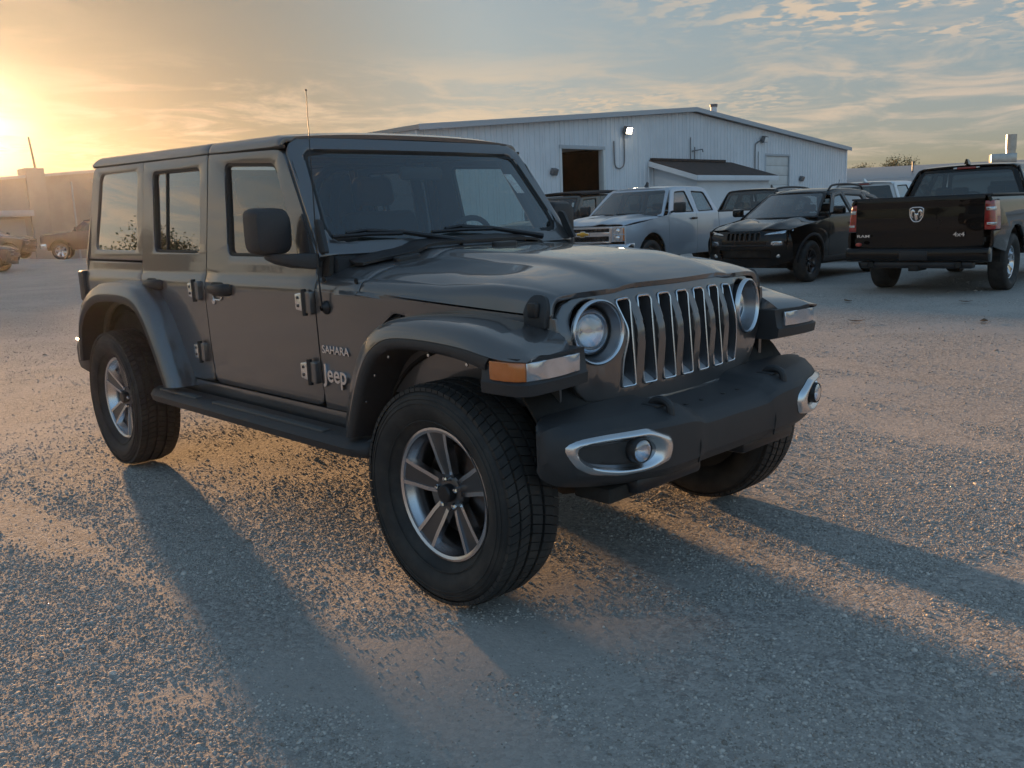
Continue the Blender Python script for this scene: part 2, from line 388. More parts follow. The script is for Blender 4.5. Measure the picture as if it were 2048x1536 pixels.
    for k in range(nl):
        a = 2 * PI * (k + .5) / nl + PI / 2
        b = lathe([(yh, .0105), (yh + .022, .0105), (yh + .027, .007), (yh + .028, .0005)], 6, Matrix.Translation((.054 * math.cos(a), 0, .054 * math.sin(a))))
        mk('lug_nut', b, M_chrome, rim, 30)
    return rim

# ------------------------------------------------------------------ lettering (meshes made while the scene is still small)
def text_mesh(body, size, ext=.002, xs=1.0, off=0.0, shear=0.0):
    c = bpy.data.curves.new('t', 'FONT'); c.body = body; c.size = size; c.extrude = ext; c.offset = off; c.shear = shear; c.bevel_depth = .0004; c.resolution_u = 3
    c.align_x = 'LEFT'; o = bpy.data.objects.new('t', c); COL.objects.link(o); dg = bpy.context.evaluated_depsgraph_get()
    me = bpy.data.meshes.new_from_object(o.evaluated_get(dg)); bpy.data.objects.remove(o); bpy.data.curves.remove(c)
    for v in me.vertices: v.co.x *= xs
    return me
TX = {'jeep': text_mesh('Jeep', .105, .004, .95, .0016), 'sahara': text_mesh('SAHARA', .047, .002, 1.12, .0006), '4x4': text_mesh('4x4', .085, .003, 1.2, .001), 'ram': text_mesh('RAM', .06, .003, 1.6, .0005)}
def put_text(key, name, mat, parent, M):
    me = TX[key].copy(); me.name = name; me.materials.clear(); me.materials.append(mat); o = link(bpy.data.objects.new(name, me), parent); o.matrix_local = M; return o

# ------------------------------------------------------------------ the grey off-roader (vehicle frame = world frame: x forward, y left)
_FZ = [.40, .60, .85, 1.075, 1.108, 1.128, 1.150, 1.18, 1.745, 1.80]; _FY = [.778, .791, .800, .805, .803, .797, .788, .784, .715, .708]
def FY(z): return sip(z, _FZ, _FY, .010)
def WS(x): return sip(x, [-1, -.60, -.2, .2, .38, .5], [0, 0, .045, .11, .155, .19], .06)   # inward taper towards the nose
CV = [.5, .55, .6, .65, .7, .75, .8, .85, .9, .95, 1.0, 1.04, 1.07] + lin(1.08, 1.20, 13) + [1.25, 1.3, 1.4, 1.5, 1.6, 1.7]
def GX(y, z):   # grille face
    return sip(z, [.66, .93, .965, 1.13], [.428, .452, .449, .385], .015) - .186 * y * y
def WX(y, z): return -.842 - .10 * y * y - .70 * (z - 1.34)   # windshield plane

def build_jeep():
    J = thing('off_road_car', 'dark grey four-door off-road car with seven-slot grille standing alone on the gravel', 'car')
    P = M_paint
    for s in (-1, 1):
        sd = lambda off=0.0: (lambda x, z: (x, s * (FY(z) - off), z))
        o = (0, s, 0)
        # ---- front door
        fd = rp([(-.868, .605, .06), (-.868, 1.25, .03), (-1.168, 1.702, .06), (-1.878, 1.733, .012), (-1.885, .605, .05)])
        fwh = rp([(-1.008, 1.237, .035), (-1.232, 1.648, .05), (-1.715, 1.680, .05), (-1.66, 1.243, .05)])
        d = panel('front_door', fd, sd(), P, J, holes=[fwh], th=.03, out=o, cv=CV)
        seal = inset(fwh, .014)
        mk('window_seal', frame_ring(inset(fwh, -.004), seal, sd(.008), .018, o, .002), M_seal, d)
        panel('window', inset(fwh, .004), sd(.020), M_glassF, d, th=0, out=o, cv=[1.3, 1.4, 1.5, 1.6])
        # ---- rear door
        rd = rp([(-1.892, .605, .05), (-1.888, 1.734, .012), (-2.680, 1.752, .012), (-2.684, 1.12, .03), (-2.60, .95, .08), (-2.43, .70, .06), (-2.365, .605, .05)])
        rwh = rp([(-1.962, 1.255, .045), (-1.972, 1.680, .05), (-2.565, 1.695, .05), (-2.522, 1.262, .045)])
        d2 = panel('rear_door', rd, sd(), P, J, holes=[rwh], th=.03, out=o, cv=CV)
        mk('window_seal', frame_ring(inset(rwh, -.004), inset(rwh, .014), sd(.008), .018, o, .002), M_seal, d2)
        panel('window', inset(rwh, .004), sd(.020), M_glassR, d2, th=0, out=o, cv=[1.3, 1.4, 1.5, 1.6])
        mk('window_divider', sheet(rp([(-2.382, 1.26), (-2.398, 1.69), (-2.414, 1.69), (-2.398, 1.26)]), sd(.012), th=.012, out=o, bev=.002), M_seal, d2)
        # ---- rear quarter: painted tub below, hardtop above
        arc = [(-3.008 + .47 * math.cos(a), .40 + .56 * math.sin(a)) for a in lin(rad(18), rad(160), 15)]
        ql = [(-2.372, .612), (-2.438, .703), (-2.608, .953), (-2.692, 1.115), (-2.690, 1.204), (-3.545, 1.213), (-3.562, 1.19), (-3.562, .62), (-3.46, .60)] + arc[::-1] + [(-2.55, .60)]
        q = panel('rear_quarter', ql, sd(), P, J, th=.02, out=o, cv=CV)
        qu = rp([(-2.690, 1.214), (-2.687, 1.756), (-3.46, 1.772, .05), (-3.562, 1.222, .02)])
        qwh = rp([(-2.775, 1.272, .04), (-2.77, 1.714, .045), (-3.345, 1.726, .05), (-3.425, 1.28, .045)])
        q2 = panel('hardtop_side', qu, sd(.002), P, J, holes=[qwh], th=.02, out=o, cv=CV)
        panel('window', inset(qwh, -.004), sd(.012), M_glassR, q2, th=.004, out=o, cv=[1.3, 1.4, 1.5, 1.6], bev=0)
        # ---- rocker and side in front of the door
        panel('rocker', rp([(-.56, .47, .02), (-.56, .597), (-2.40, .597), (-2.36, .47, .02)]), sd(.004), P, J, th=.05, out=o, cv=CV)
        fs = lambda x, z: (x, s * (FY(z) - WS(x)), z)
        lowz = lambda x: ip(x, [-.86, -.54, .37], [1.102, 1.102, 1.030])
        fo = [(-.858, .60), (-.858, lowz(-.858))] + [(x, lowz(x)) for x in lin(-.5, .36, 12)] + [(.372, lowz(.37)), (.372, .74), (.30, .72), (-.40, .72), (-.56, .60)]
        vent = rp([(-.505, .93, .02), (-.355, 1.028, .02), (-.29, 1.02, .01), (-.40, .93, .02)])
        f = panel('front_side_panel', fo, fs, P, J, holes=[vent], th=.015, out=o, cu=lin(-.6, .35, 14), cv=CV)
        panel('air_vent', inset(vent, -.006), lambda x, z: (x, s * (FY(z) - WS(x) - .022), z), M_plastic_s, f, th=.005, out=o, bev=0)
        for z in (.955, .985):
            mk('vent_slat', tube([(-.46, s * (FY(z) - WS(-.46) - .014), z), (-.33, s * (FY(z) - WS(-.33) - .014), z + .03)], .006, 6), M_plastic_s, f)
        # ---- dark seams behind the panel gaps
        mk('inner_sill', box(-3.50, -.90, min(s * .70, s * .755), max(s * .70, s * .755), .50, 1.20), M_dark, J)
        for xg in (-1.888, -2.686):
            mk('pillar_liner', sheet([(xg - .03, .55), (xg - .03, 1.74), (xg + .03, 1.74), (xg + .03, .55)], sd(.035), th=.02, out=o, cv=CV, bev=0), M_dark, J)
        mk('pillar_liner', sheet([(-.90, .60), (-.90, 1.24), (-.82, 1.24), (-.82, .60)], sd(.035), th=.02, out=o, cv=CV, bev=0), M_dark, J)
        # ---- roof edge drip line
        mk('drip_rail', tube([(x, s * (FY(zz_) - .004), zz_) for x, zz_ in ((-1.16, 1.712), (-1.6, 1.730), (-2.2, 1.748), (-2.8, 1.762), (-3.45, 1.779))], .0085, 6), M_seal, J)
        # ---- door hardware
        for (xh, zh, host) in ((-1.717, 1.083, d), (-2.505, 1.088, d2)):
            y = FY(zh)
            hb = loft([[(x, s * (y + yy + w_ * math.cos(a)), zh + zz_ + hh * math.sin(a)) for a in lin(0, 2 * PI * 11 / 12, 12)] for x, yy, zz_, w_, hh in
                       ((xh - .115, .000, 0, .008, .014), (xh - .10, .012, 0, .012, .02), (xh - .05, .030, .002, .013, .022), (xh + .03, .032, .002, .014, .024), (xh + .085, .022, 0, .018, .030), (xh + .11, .006, 0, .016, .028), (xh + .12, -.004, 0, .01, .018))])
            h_ = mk('door_handle', hb, M_plastic_s, host, 50)
            cup = rp([(xh - .10, zh - .034, .03), (xh - .10, zh + .034, .03), (xh + .04, zh + .034, .03), (xh + .04, zh - .034, .03)])
            panel('handle_cup', cup, lambda x, z: (x, s * (FY(z) + .0025), z), M_seal, host, th=.003, out=o, bev=.001)
            mk('handle_trim', tube([(xh - .075, s * (y + .003), zh - .034), (xh - .06, s * (y + .006), zh - .05), (xh, s * (y + .006), zh - .052), (xh + .02, s * (y + .004), zh - .036)], .0035, 6), M_chrome, host)
        mk('door_lock', lathe([(0, .016), (.006, .0155), (.009, .012), (.0095, .0005)], 16, Matrix.Translation((-1.79, s * FY(1.02), 1.022)) @ Matrix.Rotation(0 if s > 0 else PI, 4, 'Z')), M_chrome, d)
        for (xh, zh, host) in ((-.935, 1.052, d), (-.948, .752, d), (-1.985, 1.072, d2), (-2.0, .757, d2)):
            y = FY(zh)
            def hinge(x0, x1, w0, w1, yo, nm, mt, bev=.006):
                t = bmesh.new(); 
                pts = [(x0, -w0), (x0, w0), (x1, w1), (x1, -w1)]
                bb = sheet(rp([(a, b, .008) for a, b in pts], 3), lambda a, b: (xh + a, s * (y + yo), zh + b), th=yo + .006, out=o, bev=bev)
                return mk(nm, bb, mt, host)
            hinge(-.062, .020, .034, .044, .018, 'hinge', M_silver)
            hinge(.022, .070, .047, .047, .024, 'hinge_bracket', P, .007)
            mk('hinge_pin', tube([(xh + .02, s * (y + .020), zh - .056), (xh + .02, s * (y + .020), zh + .056)], .012, 10), M_plastic_s, host)
            for zz_ in (-.016, .018):
                mk('bolt', lathe([(0, .0075), (.004, .007), (.006, .0005)], 6, Matrix.Translation((xh - .035, s * (y + .018), zh + zz_)) @ Matrix.Rotation(0 if s > 0 else PI, 4, 'Z')), M_steel, host)
        # ---- mirror on its arm
        yM = s * .888
        rings = []
        for x, hw, hh, zc in ((-.985, .058, .060, 1.345), (-.995, .078, .086, 1.347), (-1.02, .087, .095, 1.350), (-1.065, .089, .097, 1.352), (-1.095, .086, .094, 1.352), (-1.098, .078, .086, 1.352)):
            rings.append([(x, yM + py, zc + pz) for py, pz in rp([(-hw, -hh, .05), (-hw, hh, .035), (hw, hh, .05), (hw, -hh, .05)])])
        m = mk('side_mirror', loft(rings), M_plastic, J, 40)
        mk('mirror_glass', sheet(rp([(-.072, -.08, .04), (-.072, .08, .03), (.072, .08, .04), (.072, -.08, .04)]), lambda a, b: (-1.0995, yM + a, 1.352 + b), th=.002, out=(-1, 0, 0), bev=0), M_chrome, m)
        ar = loft([[(x + dx, s * y, z + dzz) for dx, dzz in ((-hx, -hz), (hx, -hz), (hx, hz), (-hx, hz))] for x, y, z, hx, hz in ((-1.03, .915, 1.247, .03, .012), (-.98, .885, 1.235, .045, .022), (-.93, .83, 1.225, .06, .030), (-.91, .79, 1.223, .065, .032), (-.91, .76, 1.225, .05, .03))])
        bevel_all(ar, .008); mk('mirror_arm', ar, M_plastic, m)
        mk('sail_panel', sheet(rp([(-.905, 1.245, .01), (-.935, 1.33, .01), (-.99, 1.425, .01), (-1.0, 1.245, .02)]), sd(-.004), th=.012, out=o, bev=.003), M_plastic, d)
        # ---- windshield hinge bracket and cowl bolts
        bo = sheet(rp([(-.855, 1.255, .015), (-.80, 1.255, .015), (-.865, 1.395, .02), (-.905, 1.395, .02)]), lambda x, z: (x, s * (FY(z) + .003 - .004), z), th=.02, out=o, bev=.005); mk('windshield_hinge', bo, M_plastic, J)
        for (x, z) in ((-.80, 1.15), (-.585, 1.145)):
            mk('bolt', lathe([(0, .012), (.004, .011), (.005, .006), (.003, .0005)], 12, Matrix.Translation((x, s * (.79 - (.012 if x > -.7 else 0)), z)) @ Matrix.Rotation(0 if s > 0 else PI, 4, 'Z')), M_dark, J)
        # ---- hood latch
        t = bmesh.new()
        lr = rp([(-.042, -.055, .01), (-.046, .02, .02), (-.025, .062, .02), (.025, .062, .02), (.046, .02, .02), (.042, -.055, .01)])
        lx = lambda a, b, k=0.0: (.305 + a, s * (FY(.95) - WS(.305 + a) - .012 + k - (max(0, b) * .35)), 1.050 + b)
        mk('hood_latch', sheet(lr, lambda a, b: lx(a, b, .03), th=.035, out=o, bev=.008), M_plastic, J)
        hl = J.children[-1] if False else None
        add_box(t, .285, .325, -.012, .012, 1.035, 1.085, .006, M=Matrix.Translation((0, s * (FY(.95) - WS(.305) + .020), 0))); mk('latch_clip', t, M_plastic_s, J)
        # ---- running board
        rings = []
        for x, ins in ((-2.44, .05), (-2.42, .01), (-2.36, 0), (-.52, 0), (-.44, .02), (-.41, .07)):
            rings.append([(x, s * yy, zz_) for yy, zz_ in ((.79, .50), (.80, .535), (.865, .540), (.915 - ins, .530), (.935 - ins, .505), (.925 - ins, .472), (.88 - ins, .458), (.80, .465))])
        rb = mk('running_board', loft(rings), M_plastic, J, 50)
        for x0, x1 in ((-2.34, -1.90), (-1.72, -.72)):
            mk('step_pad', box(x0, x1, min(s * .865, s * .905), max(s * .865, s * .905), .531, .543, .004), M_silverpad, rb)
        for x in (-2.2, -1.4, -.7):
            mk('step_bracket', tube([(x, s * .60, .50), (x, s * .80, .49)], .018, 8), M_dark, rb)
    return J
M_silverpad = material('step_pad_grey', (.10, .098, .095), .55, bump=(90, .002))
def rails(name, R, mat, parent, th, out, n=4, ang=40, bev=0.0):
    """surface through rails (lists of equal-length point lists), Catmull-Rom along and across"""
    L = [cr(r, n) for r in R]; k = len(L[0])
    return mk(name, grid(lambda i, j: L[int(j)][int(i)], list(range(k)), list(range(len(L))), th, out, bev), mat, parent, ang)
def hood_z(x, y):
    zc = sip(x, [-.86, -.6, -.2, .10, .24, .34, .40, .44], [1.262, 1.256, 1.238, 1.212, 1.182, 1.150, 1.127, 1.110], .04)
    a = abs(y); k = ip(x, [-.6, .44], [1.0, .86])
    return zc - sip(a / k, [0, .20, .31, .345, .40, .47, .60, .66, .70, .8], [0, .001, .006, .011, .036, .043, .058, .068, .082, .13], .02) * ip(x, [-.15, .40], [1.0, .48])
def hood_pt(x, t):
    """t in [-1,1]: across the hood, the outer 14 % folds down to the side edge"""
    s = 1 if t >= 0 else -1; a = abs(t); xe = x
    w_ = FY(1.09) - WS(x) - .004; zl = ip(x, [-.86, -.54, .37], [1.108, 1.108, 1.036]); tf = .80
    yk = w_ - .055
    if a <= tf:
        y = yk * a / tf; return (x, s * y, hood_z(x, y))
    k = (a - tf) / (1 - tf); zk = hood_z(x, yk); ang = k * PI / 2
    # quarter-round shoulder then flat fall to the edge
    if k < .7:
        q = k / .7 * PI / 2 * .92; return (x, s * (yk + .050 * math.sin(q)), zk - .055 * (1 - math.cos(q)))
    q = PI / 2 * .92; y0 = yk + .050 * math.sin(q); z0 = zk - .055 * (1 - math.cos(q)); kk = (k - .7) / .3
    return (x, s * (y0 + (w_ - y0) * kk), z0 + (zl - z0) * kk)

def jeep_front(J):
    P = M_paint
    ts = lin(-1, -.80, 12) + lin(-.79, .79, 60) + lin(.80, 1, 12)
    # hood: rear edge straight, front edge follows the grille
    def hp(u, t):
        yy = min(1, abs(t) / .8) * .59; xf = .408 - .165 * yy * yy; x = -.552 + (xf + .552) * u; p = hood_pt(x, t)
        drop = max(0, (u - .93) / .07); return (p[0], p[1], p[2] - .004 * drop ** 2)
    mk('hood', grid(hp, lin(0, .8, 22) + lin(.82, 1, 14), ts, .02, (0, 0, 1), .004), P, J, 50)
    mk('cowl', grid(lambda u, t: hood_pt(-.866 + .308 * u, t), lin(0, 1, 8), ts, .02, (0, 0, 1), .003), P, J, 50)
    # black wiper cowl strip with ribs
    mk('cowl_grille', grid(lambda u, y: (WX(y, 1.268) + .012 + u, y, hood_z(-.78, y) + .006 + (.030 - .25 * u if u < .06 else .012)), [0, .03, .06, .12], lin(-.66, .66, 30), .012, (0, 0, 1)), M_plastic_s, J)
    for x, y in ((-.47, -.07), (-.60, .50), (-.64, -.48)):
        t = bmesh.new(); bb = sheet(rp([(-.025, -.062, .02), (-.025, .062, .02), (.025, .062, .02), (.025, -.062, .02)]), lambda a, b: (x + a, y + b, hood_z(x + a, y + b) + .018), th=.02, out=(0, 0, 1), bev=.006)
        mk('washer_nozzle', bb, M_plastic_s, J)
    # ---- grille panel
    zt, zb = 1.108, .695
    go = []
    for y, z in ((.0, 1.122), (.22, 1.118), (.40, 1.106), (.51, 1.094), (.585, 1.072), (.622, 1.035), (.634, .98), (.622, .90), (.592, .82), (.560, .765), (.515, .722), (.46, .700), (.42, .695)): go.append((y, z))
    go = [(-y, z) for y, z in go[::-1]] + go[1:]
    slots = []
    for k in range(-3, 4):
        c = k * .1097; hw = .0355
        if abs(k) == 3:
            sg = 1 if k > 0 else -1
            slots.append(rp([(c - sg * hw, .757, .012), (c - sg * hw, 1.072, .018), (c + sg * hw * .98, 1.068, .02), (c + sg * hw * .62, 1.01, .03), (c + sg * hw * .36, .965, .05), (c + sg * hw * .62, .91, .03), (c + sg * hw, .86, .03), (c + sg * hw, .757, .012)]))
        else: slots.append(rp([(c - hw, .757, .012), (c - hw, 1.074, .018), (c + hw, 1.074, .018), (c + hw, .757, .012)]))
    HL = .475; hz = .967; HR = .111
    heads = [[(s * HL + HR * math.cos(a), hz + HR * math.sin(a)) for a in lin(0, 2 * PI * 39 / 40, 40)] for s in (-1, 1)]
    gf = lambda y, z: (GX(y, z), y, z)
    g = panel('grille', go, gf, P, J, holes=slots + heads, th=.045, out=(1, 0, 0), cu=lin(-.60, .60, 31), cv=[.72, .80, .87, .91] + lin(.925, .99, 9) + [1.03, 1.06, 1.09], bev=.006)
    # outer return of the grille shell
    mk('grille_shell', grid(lambda i, u: (GX(*go[int(i)]) - .012 - .10 * u, go[int(i)][0] * (1 - .01 * u), go[int(i)][1]), list(range(len(go))), [0, .5, 1], .006, (0, 0, 1)), P, g)
    for sl in slots:
        inn = inset(sl, .0015)
        n = len(inn)
        bz = grid(lambda i, u: (GX(*inset(inn, .006 * u)[int(i) % n]) + .003 - .048 * u, *inset(inn, .006 * u)[int(i) % n]), list(range(n + 1)), [0, .4, 1], .0025, (0, 0, 1))
        o = mk('slot_bezel', bz, M_bowl, g, 50)
        mk('slot_rim', tube([(GX(*q) + .002, *q) for q in inset(sl, .001)], .0042, 6, closed=True), M_silver, o)
        yl, yr = min(q[0] for q in sl) + .003, max(q[0] for q in sl) - .003
        mk('slot_sill', sheet([(yl, 0), (yl, 1), (yr, 1), (yr, 0)], lambda y, v: (GX(y, .76) - .004 - .050 * v, y, .760 + .034 * v), th=.003, out=(0, 0, 1), bev=0), M_sill, o)
    # mesh behind the slots
    t = bmesh.new()
    for y in lin(-.37, .37, 62): add_tube(t, [(GX(y, .74) - .055, y, .74), (GX(y, .95) - .055, y, .95), (GX(y, 1.09) - .055, y, 1.09)], .0022, 4)
    for z in lin(.75, 1.08, 30): add_tube(t, [(GX(y, z) - .055, y, z) for y in lin(-.37, .37, 9)], .0022, 4)
    mk('grille_mesh', t, M_plastic_s, g)
    mk('radiator_backing', box(.24, .29, -.46, .46, .68, 1.09), M_dark, g)
    # ---- headlights
    for s in (-1, 1):
        a = -s * rad(10); H = Matrix.Translation((GX(HL, hz) + .002, s * HL, hz)) @ Matrix.Rotation(-PI / 2 + s * rad(10), 4, 'Z')   # local +Y -> vehicle +X, turned outwards
        h = mk('headlight_bezel', lathe([(-.01, HR + .004), (.004, HR + .003), (.008, HR - .002), (.004, HR - .008), (-.004, HR - .010)], 48, H), M_silver, g, 60)
        mk('headlight_bowl', lathe([(-.003, HR - .009), (-.062, .086), (-.066, .084)], 48, H), M_bowl, h, 60)
        mk('headlight_ring', lathe([(-.066, .086), (-.048, .0845), (-.044, .081), (-.046, .077)], 40, H), M_plastic_s, h, 60)
        mk('headlight_reflector', lathe([(-.05, .078), (-.062, .073), (-.078, .055), (-.086, .03), (-.088, .001)], 36, H), M_refl, h, 60)
        mk('headlight_lens', lathe([(-.047, .079), (-.036, .070), (-.028, .05), (-.023, .025), (-.021, .001)], 36, H), M_lensH, h, 80)
    # ---- front flares
    for s in (-1, 1):
        Sx = lambda L: [(x, s * y, z) for x, y, z in L]
        D = [(-.505, .93, .555), (-.465, .93, .66), (-.41, .93, .78), (-.345, .93, .875), (-.275, .93, .930), (-.18, .93, .962), (0, .93, .968), (.2, .93, .957), (.34, .93, .937), (.42, .928, .932), (.487, .905, .930)]
        B = [(-.535, .90, .555), (-.50, .90, .68), (-.45, .90, .81), (-.385, .90, .92), (-.31, .90, .985), (-.19, .90, 1.020), (0, .90, 1.028), (.2, .90, 1.012), (.34, .895, .980), (.42, .89, .960), (.486, .88, .941)]
        B2 = [(x, y + .022, z - .022) if i not in (0, 10) else (x + .01, y + .02, z - .004) for i, (x, y, z) in enumerate(B)]
        C_ = [(x - .004, y - .035, z + .008) for x, y, z in B]; C_[10] = (.480, .845, .944)
        A = [(x - .012, max(.60, .795 - WS(x)) - .02, z + .016) for x, y, z in B]; A[9] = (.402, .645, .972); A[10] = (.456, .668, .924); A[8] = (.33, .655, .998)
        A0 = [(x - (.02 if i < 8 else .07), y - (.05 if i < 8 else .03), z - (.01 if i < 8 else .07)) for i, (x, y, z) in enumerate(A)]
        fl = rails('fender_flare', [Sx(A0), Sx(A), Sx(C_), Sx(B), Sx(B2), Sx(D)], P, J, .008, (0, s, .6), 4, 60)
        D2 = [(x, y - .001, z - .002) for x, y, z in D[:9]]
        E_ = [(-.472, .925, .552), (-.432, .925, .65), (-.378, .925, .765), (-.318, .925, .850), (-.252, .925, .897), (-.165, .925, .924), (0, .925, .930), (.18, .925, .918), (.315, .925, .893)]
        F_ = [(x + (.01 if x < -.2 else 0), .80 - max(0, WS(x)), z - .01) for x, y, z in E_]
        rails('flare_lip', [Sx(D2), Sx([(a[0] * .5 + b[0] * .5, .936, a[2] * .5 + b[2] * .5) for a, b in zip(D2, E_)]), Sx(E_), Sx([(x, .905, z) for x, y, z in E_]), Sx(F_)], M_plastic, fl, .006, (0, s, -.3), 4, 60)
        # bolts in the lip
        for (x, z) in ((-.40, .70), (-.33, .81), (-.235, .888), (.0, .912), (.20, .897)):
            mk('bolt', lathe([(0, .007), (.004, .006), (.005, .0005)], 8, Matrix.Translation((x, s * .898, z)) @ Matrix.Rotation(0 if s > 0 else PI, 4, 'Z')), M_silver, fl)
        # lamp block at the nose of the flare
        plan = [(.30, .930), (.40, .931), (.455, .925), (.485, .900), (.492, .86), (.486, .74), (.470, .61)]
        def ring(z, off): 
            return [(x + off * (1 if i > 2 else .3), s * (y + off * (1 if i < 4 else .2)), z) for i, (x, y) in enumerate(plan)] + [(.34, s * .60, z), (.31, s * .70, z), (.28, s * .88, z)]
        hb = loft([ring(.812, -.03), ring(.822, .0), ring(.858, .004), ring(.866, -.004), ring(.930, -.014), ring(.938, -.012)])
        mk('lamp_housing', hb, M_plastic, fl, 40)
        def lens(pts, nm, mt, z0=.868, z1=.927):
            L1 = cr([(x, s * y, 0) for x, y in pts], 4); k = len(L1)
            return mk(nm, grid(lambda i, u: (L1[int(i)].x, L1[int(i)].y, z0 + (z1 - z0) * u), list(range(k)), [0, .5, 1], .012, (1, s * .6, 0), .003), mt, fl, 50)
        lens([(.345, .934), (.40, .934), (.452, .927), (.479, .905)], 'turn_signal', M_amber)
        lens([(.481, .902), (.492, .86), (.492, .80), (.487, .70), (.480, .655)], 'running_lamp', M_whitelens)
        # ---- rear flares
        D = [(-2.185, .93, .565), (-2.235, .93, .66), (-2.31, .93, .79), (-2.40, .93, .915), (-2.51, .93, 1.0), (-2.66, .93, 1.030), (-2.90, .93, 1.032), (-3.10, .93, 1.015), (-3.28, .93, .95), (-3.40, .93, .84), (-3.45, .93, .70), (-3.465, .93, .60)]
        off = [(.055, 0), (.055, .01), (.055, .025), (.05, .04), (.03, .055), (.01, .06), (0, .06), (-.01, .06), (-.035, .05), (-.05, .03), (-.055, .01), (-.055, 0)]
        B = [(x + a, .90, z + b) for (x, y, z), (a, b) in zip(D, off)]
        B2 = [(x - .35 * a, .92, z - .35 * b) for (x, y, z), (a, b) in zip(B, off)]
        A = [(x + .25 * a, .775, z + .25 * b) for (x, y, z), (a, b) in zip(B, off)]
        C_ = [(x + .1 * a, .865, z + .1 * b) for (x, y, z), (a, b) in zip(B, off)]
        fl = rails('fender_flare', [Sx(A), Sx(C_), Sx(B), Sx(B2), Sx(D)], P, J, .008, (0, s, .6), 4, 60)
        E_ = [(x - .7 * a, .925, z - .7 * b) for (x, y, z), (a, b) in zip(D, off)]; F_ = [(x, .70, z) for x, y, z in E_]
        rails('flare_lip', [Sx([(x, .929, z - .001) for x, y, z in D]), Sx([(x - .35 * a, .936, z - .35 * b) for (x, y, z), (a, b) in zip(D, off)]), Sx(E_), Sx([(x, .905, z) for x, y, z in E_]), Sx(F_)], M_plastic, fl, .006, (0, s, -.3), 4, 60)
        # wheel-house liners
        for xc in (0, -3.008):
            pts = [(xc + .49 * math.cos(a), .42 + .50 * math.sin(a)) for a in lin(rad(26 if xc == 0 else 4), rad(176), 18)]
            mk('wheel_liner', grid(lambda i, y: (pts[int(i)][0], s * y, pts[int(i)][1]), list(range(18)), [.48, .62, .78], .01, (0, 0, 1)), M_dark, J)
    # ---- bumper
    st = [(0, .40, .690, .615, .672, .664, .640, .478, .62), (.19, .40, .690, .615, .672, .664, .640, .478, .62), (.25, .40, .704, .605, .690, .668, .655, .474, .62), (.31, .40, .722, .60, .712, .670, .665, .472, .62), (.45, .40, .724, .59, .714, .665, .672, .474, .60), (.62, .40, .724, .555, .714, .625, .676, .482, .555),
          (.76, .41, .724, .51, .714, .562, .676, .500, .50), (.805, .43, .722, .487, .710, .525, .672, .518, .475), (.834, .445, .714, .468, .698, .490, .660, .542, .465), (.843, .452, .695, .460, .685, .466, .645, .565, .458)]
    def sec(r): y, xb, zt, xa, za, xf, zm, zb_, xo = r; return [(xb, y, zt), (xa - .012, y, za + .003), (xa + .006, y, za - .003), (xf - .012, y, zm + .010), (xf, y, zm - .008), (xf + .003, y, zm - .06), (xf - .002, y, zb_ + .05), (xf - .014, y, zb_ + .034), (xo - .01, y, zb_), (xb, y, zb_ + .02)]
    half = [sec(r) for r in st]; cols = [cr([h[k] for h in half], 5) for k in range(10)]
    n = len(cols[0]); pos = [[tuple(c[i]) for c in cols] for i in range(n)]
    full = [[(x, -y, z) for x, y, z in ring] for ring in pos[:0:-1]] + pos
    bp = mk('front_bumper', loft(full), M_plastic, J, 26)
    ys_ = [r[0] for r in st]; xs_ = [r[5] for r in st]
    BX = lambda y: sip(abs(y), ys_, xs_, .06)
    for s in (-1, 1):
        out_ = rp([(.800, .662, .03), (.800, .618, .03), (.775, .578, .02), (.735, .552, .02), (.65, .532, .04), (.52, .533, .03), (.428, .552, .012), (.412, .600, .012), (.426, .634, .012), (.53, .676, .02), (.70, .676, .05)])
        in_ = rp([(.766, .645, .025), (.764, .610, .03), (.735, .582, .03), (.65, .563, .05), (.545, .560, .04), (.503, .585, .03), (.500, .615, .03), (.535, .645, .03), (.70, .652, .05)])
        cus = lin(.44, .79, 15)
        def cast(poly, th):   # boundary point of a star-shaped outline in direction th
            c, dv = Vector((.60, .607)), Vector((math.cos(th), math.sin(th))); best = 0
            for q0, q1 in zip(poly, poly[1:] + poly[:1]):
                e = Vector(q1) - Vector(q0); den = dv.x * e.y - dv.y * e.x
                if abs(den) < 1e-9: continue
                w0 = Vector(q0) - c; tt_ = (w0.x * e.y - w0.y * e.x) / den; uu = (w0.x * dv.y - w0.y * dv.x) / den
                if tt_ > 0 and -1e-6 <= uu <= 1 + 1e-6: best = max(best, tt_)
            return c + dv * best
        ths = lin(0, 2 * PI, 97); OL = [cast(out_, q) for q in ths]; IL = [cast(in_, q) for q in ths]
        def bezel(i, u):
            p = OL[int(i)].lerp(IL[int(i)], u); return (BX(p.x) + .006 + .022 * math.sin(min(1, u / .45) * PI / 2) - (.016 * ((u - .6) / .4) if u > .6 else 0), s * p.x, p.y)
        mk('fog_lamp_bezel', grid(bezel, list(range(97)), [0, .1, .22, .34, .46, .6, .75, .9, 1.0], .006, (1, s * .3, 0)), M_silver, bp, 60)
        k = len(in_); i2 = inset(in_, .012)
        mk('fog_bezel_wall', grid(lambda i, u: (BX(in_[int(i) % k][0]) + .012 - .012 * u, s * (in_[int(i) % k][0] * (1 - u) + i2[int(i) % k][0] * u), in_[int(i) % k][1] * (1 - u) + i2[int(i) % k][1] * u), list(range(k + 1)), [0, .5, 1], .003, (1, 0, 0)), M_bowl, bp, 60)
        mk('fog_grille', sheet(inset(in_, -.004), lambda y, z: (BX(y) + .0045, s * y, z), th=.004, out=(1, s * .3, 0), cu=cus, bev=0), M_plastic_s, bp)
